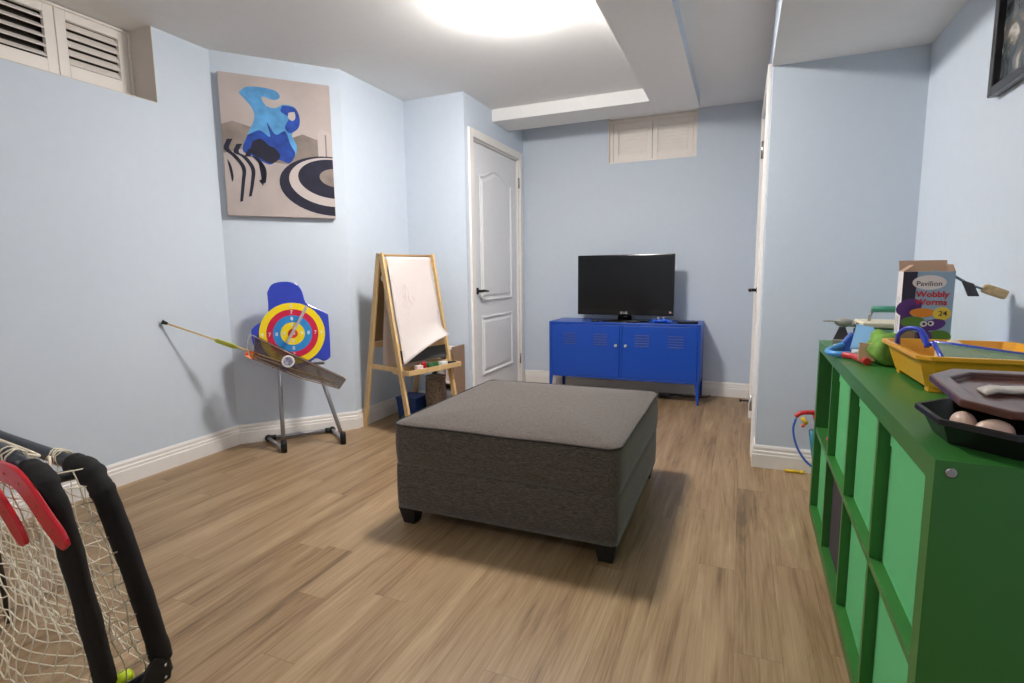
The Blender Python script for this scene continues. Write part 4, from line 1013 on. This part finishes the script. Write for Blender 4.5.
# tool poking out of the box
tl = thing('craft_brush', 'thin grey tool with dark clip and tan foam end poking from the box', 'brush', (.585, 2.045, ZS+BH-.01))
a = Vector((-.035, 0, -.02)); 
MB().tube([Vector((-.045, .0, .010)), Vector((.005, 0, .0)), Vector((.055, 0, -.032)), Vector((.105, 0, -.052))], [.004, .0045, .0035, .003], 8).build('rod', mat('grey_rod', (120, 138, 150), .4), tl)
b = MB(); b.prism([(.030, -.016), (.062, -.028), (.078, -.066), (.050, -.066), (.040, -.04)], (0, .004, 0), (1, 0, 0), (0, 0, 1), .008); b.build('clip', mat('dark_grey_clip', (56, 58, 66), .5), tl, bevel=.002)
b = MB(); b.box((0, -.012, -.014), (.062, .012, .014), Matrix.Translation((.085, 0, -.040)) @ rot('Y', 22)); b.build('foam_end', mat('foam_tan', (206, 180, 136), .9, noise=.2, nscale=80), tl, bevel=.007, bseg=3)
# --- teal handled case with cream lid
cs = thing('toy_case', 'cream toy case with teal carry handle at the far end of the shelf', 'case', (.475, 2.36, ZS), 0)
CRE = mat('cream_plastic', (226, 216, 190), .4); TLG = mat('teal_handle', (62, 142, 120), .4); MINT = mat('mint_plastic', (120, 170, 140), .5)
b = MB(); b.box((-.06, -.08, 0), (.11, .08, .078)); b.build('body', MINT, cs, bevel=.006)
b = MB(); b.box((-.064, -.084, .083), (.114, .084, .102)); b.build('lid', CRE, cs, bevel=.005)
b = MB(); b.tube([(-.030, 0, .10), (-.022, 0, .142)], .005, 8); b.tube([(.090, 0, .10), (.085, 0, .142)], .005, 8); b.build('handle_arm', CHROME, cs)
b = MB(); b.tube([(-.024, 0, .146), (.095, 0, .146)], .012, 12); b.build('handle_grip', TLG, cs)
MB().box((-.066, -.02, .076), (-.060, .02, .094)).build('latch', CHROME, cs)
# --- green cloth bag
lump('green_bag', mat('lime_cloth', (112, 156, 60), .8, noise=.35, nscale=30), (.420, 1.972, ZS), (.052, .056, .060), 'crumpled lime green bag between the toys and the yellow tray', 'bag', 12, .20)
# --- tan card
o = bx((0, 0, 0), (.045, .006, .055)).build('tan_card', mat('card_tan', (206, 172, 138), .8), None, (.345, 1.945, ZS+.014), bevel=.001); o.rotation_euler = (-.25, .05, -.1); tag(o, 'small tan card propped against the green bag', 'card')
# --- blue and red toy track loops
tr = thing('toy_track', 'blue and red curved plastic toy lying at the front of the shelf top', 'toy', (.345, 2.07, ZS))
b = MB(); b.tube(catmull([(.0, -.005, .014), (-.035, .0, .012), (-.058, .03, .012), (-.055, .07, .014), (-.03, .11, .020), (0, .13, .03)]), .010, 10); b.build('loop', mat('sky_plastic', (70, 150, 220), .3, coat=.4), tr)
b = MB(); b.tube(catmull([(-.02, -.012, .012), (.005, -.045, .012), (.012, -.09, .012), (.022, -.145, .012)]), .011, 10); b.build('grip', TOYR, tr)
t = thing('toy_plane', 'blue and white folded toy resting on the curved toy', 'toy', (.385, 2.20, ZS))
b = MB(); b.prism([(-.05, .0), (.05, .0), (.07, .03), (.02, .055), (-.02, .075), (-.045, .04)], (0, .02, 0), (1, 0, 0), (0, 0, 1), .03); b.build('body', TOYB, t, bevel=.006)
b = MB(); b.add([(-.03, -.06, .02), (.06, -.04, .03), (.05, .02, .085), (0, .03, .095), (-.03, -.06, .026), (.06, -.04, .036), (.05, .02, .091), (0, .03, .101)], [(3,2,1,0),(4,5,6,7),(0,1,5,4),(1,2,6,5),(2,3,7,6),(3,0,4,7)]); b.build('wing', mat('sky_white', (140, 190, 232), .4), t)
b = MB(); b.box((-.02, -.075, .0), (.05, -.02, .018)); b.build('tail', WHT, t, bevel=.004)
t = thing('toy_ball', 'tiny cream and red toy ball at the edge of the toy heap', 'ball', (.325, 2.22, ZS)); MB().ball((0, 0, .014), .014).build('ball', CRE, t); MB().lathe([(.0145, -.003), (.0145, .003)], (0, 0, .014), 16).build('band', TOYR, t)
# --- grey toy spaceship on its block and dark figure
GT = mat('grey_toy', (148, 148, 140), .5); DT = mat('dark_toy', (52, 44, 52), .5)
t = thing('toy_aircraft', 'grey winged toy aircraft on a dark stand at the shelf far corner', 'toy', (.372, 2.43, ZS), -.2)
bx((-.030, -.03, 0), (.030, .03, .022)).build('stand_base', GT, t, bevel=.003)
MB().frustum([(-.028, -.015), (.028, -.015), (.028, .015), (-.028, .015)], .022, [(-.010, -.006), (.010, -.006), (.010, .006), (-.010, .006)], .07).build('stand_stem', DT, t)
b = MB(); b.ball((.005, 0, .088), .022, sc=(1.5, .9, .8)); b.tube([(.02, 0, .086), (.07, 0, .078)], [.014, .008], 10); b.build('fuselage', GT, t)
b = MB(); b.prism([(-.065, -.02), (.03, -.012), (.04, .012), (-.05, .03)], (0, 0, .090), (1, 0, 0), (0, 1, 0), .004); b.build('wing', GT, t)
t = thing('toy_figure', 'small dark toy figure beside the grey aircraft', 'toy figure', (.425, 2.42, ZS))
b = MB(); b.box((-.014, -.01, 0), (-.001, .01, .035)); b.box((.001, -.01, 0), (.014, .01, .035)); b.box((-.016, -.011, .035), (.016, .011, .068)); b.build('body', DT, t, bevel=.002)
MB().box((-.011, -.011, .069), (.011, .011, .09)).build('head', mat('figure_head', (92, 74, 68), .6), t, bevel=.003)

# --- black tray case with brown lid, near end
BKP = smoked('black_clear', (22, 18, 20), .93, .25)
kc = thing('craft_case', 'black plastic case with brown lid and pale eggs at the near end', 'case', (.515, 1.145, ZS), .03)
def roundoct(w_, h_, c): return octo(w_, h_, c)
b = trayshell(roundoct(.180, .102, .065), roundoct(.198, .128, .072), .002, .046, .03); b.build('tub', BKP, kc, solid=.003, bevel=.002)
lidM = Matrix.Translation((.035, .040, .072)) @ rot('X', 6)
b = MB(); P0 = roundoct(.205, .125, .05); P1 = [(x*.86, y*.80) for x, y in P0]
V = [lidM @ Vector((x, y, 0)) for x, y in P0]+[lidM @ Vector((x, y, .014)) for x, y in P0]+[lidM @ Vector((x, y, .014)) for x, y in P1]+[lidM @ Vector((x, y, .004)) for x, y in P1]
b.add(V, [tuple(range(8))[::-1]]+[(i*8+k, i*8+(k+1) % 8, (i+1)*8+(k+1) % 8, (i+1)*8+k) for i in range(3) for k in range(8)]+[tuple(range(24, 32))])
b.build('lid', mat('brown_lid', (88, 50, 40), .3, coat=.5, noise=.5, nscale=14), kc, bevel=.003)
b = MB()
b.grid(18, 3, lambda u_, v_: lidM @ Vector((-.15+u_*.33, .0+(v_-.5)*.035+.012*math.sin(u_*9), .006+.006*abs(math.sin(u_*22)))))
b.build('lid_strip', mat('strip_silver', (190, 182, 172), .35, noise=.4, nscale=30), kc, solid=.004)
b = MB(); b.box((-.08, -.112, .020), (.17, -.06, .044)); b.build('insert', TOYR, kc, bevel=.004)
def kpt(x, y, z):
    c, s_ = math.cos(.03), math.sin(.03); return Vector((.515+x*c-y*s_, 1.145+x*s_+y*c, ZS+z))
EGG = mat('egg_pink', (228, 196, 178), .4)
for x, y, sc_, lb, mt in ((-.158, -.022, (.018, .024, .020), 'pale pink egg at the left end of the black case', EGG), (-.130, -.062, (.026, .020, .019), 'larger pale pink egg next to the lid of the black case', EGG)):
    o = MB().ball((0, 0, 0), 1, 18, 12, sc_).build('toy_egg', mt, None, kpt(x, y, .0)+Vector((0, 0, .034))); tag(o, lb, 'toy egg', 'toy eggs in the black case')
for x, lb in ((-.055, 'knobbly cream shell in the middle of the black case'), (.03, 'knobbly cream shell near the right photo edge in the black case')):
    o = lump('cream_shell', TIS, kpt(x, -.088, .044), (.024, .018, .018), lb, 'toy shell', int(abs(x)*1000), .22); o['group'] = 'cream shells in the black case'

# ================================================================== toy gun, marker by the partition
tg = thing('toy_bow', 'red, yellow and teal plastic toy hanging with a blue tube behind the shelf', 'toy', (.33, 2.93, 0))
b = MB(); b.tube(catmull([(-.055, 0, .325), (-.03, 0, .345), (.02, 0, .352), (.09, 0, .345)]), [.008]+[.012]*17+[.012], 10) if False else b.tube(catmull([(-.055, 0, .325), (-.03, 0, .345), (.02, 0, .352), (.09, 0, .345)]), .011, 10); b.tube([(0.03, 0, .345), (.045, 0, .30), (.05, 0, .26)], [.014, .017, .014], 10); b.build('body', TOYR, tg)
MB().tube([(-.028, -.012, .325), (-.005, -.012, .295)], .010, 10).build('barrel', TOYY, tg); MB().ball((-.022, -.012, .285), .009).build('nozzle', mat('toy_orange', (226, 96, 50), .4), tg)
MB().tube([(.02, 0, .265), (.038, 0, .18), (.05, 0, .09), (.06, 0, .012)], [.016, .022, .02, .02], 12).build('handle', TEAL, tg)
MB().tube(catmull([(-.052, 0, .318), (-.062, 0, .26), (-.045, 0, .18), (-.005, 0, .11), (.04, 0, .07), (.055, 0, .06)]), .0055, 8).build('tube', mat('tube_blue', (60, 110, 210), .3, coat=.4), tg)
mk = thing('yellow_marker', 'yellow marker lying on the floor by the partition skirting', 'marker', (.29, 3.035, 0), -.05)
MB().lathe([(.008, -.04), (.008, .03)], (0, 0, .008), 12, rot('Y', 90)).build('barrel', TOYY, mk); MB().lathe([(.009, .03), (.009, .05)], (0, 0, .009), 12, rot('Y', 90)).build('cap', TOYY, mk)
# light-green ledge strap in far compartment is the middle board itself
bpy.context.view_layer.update()
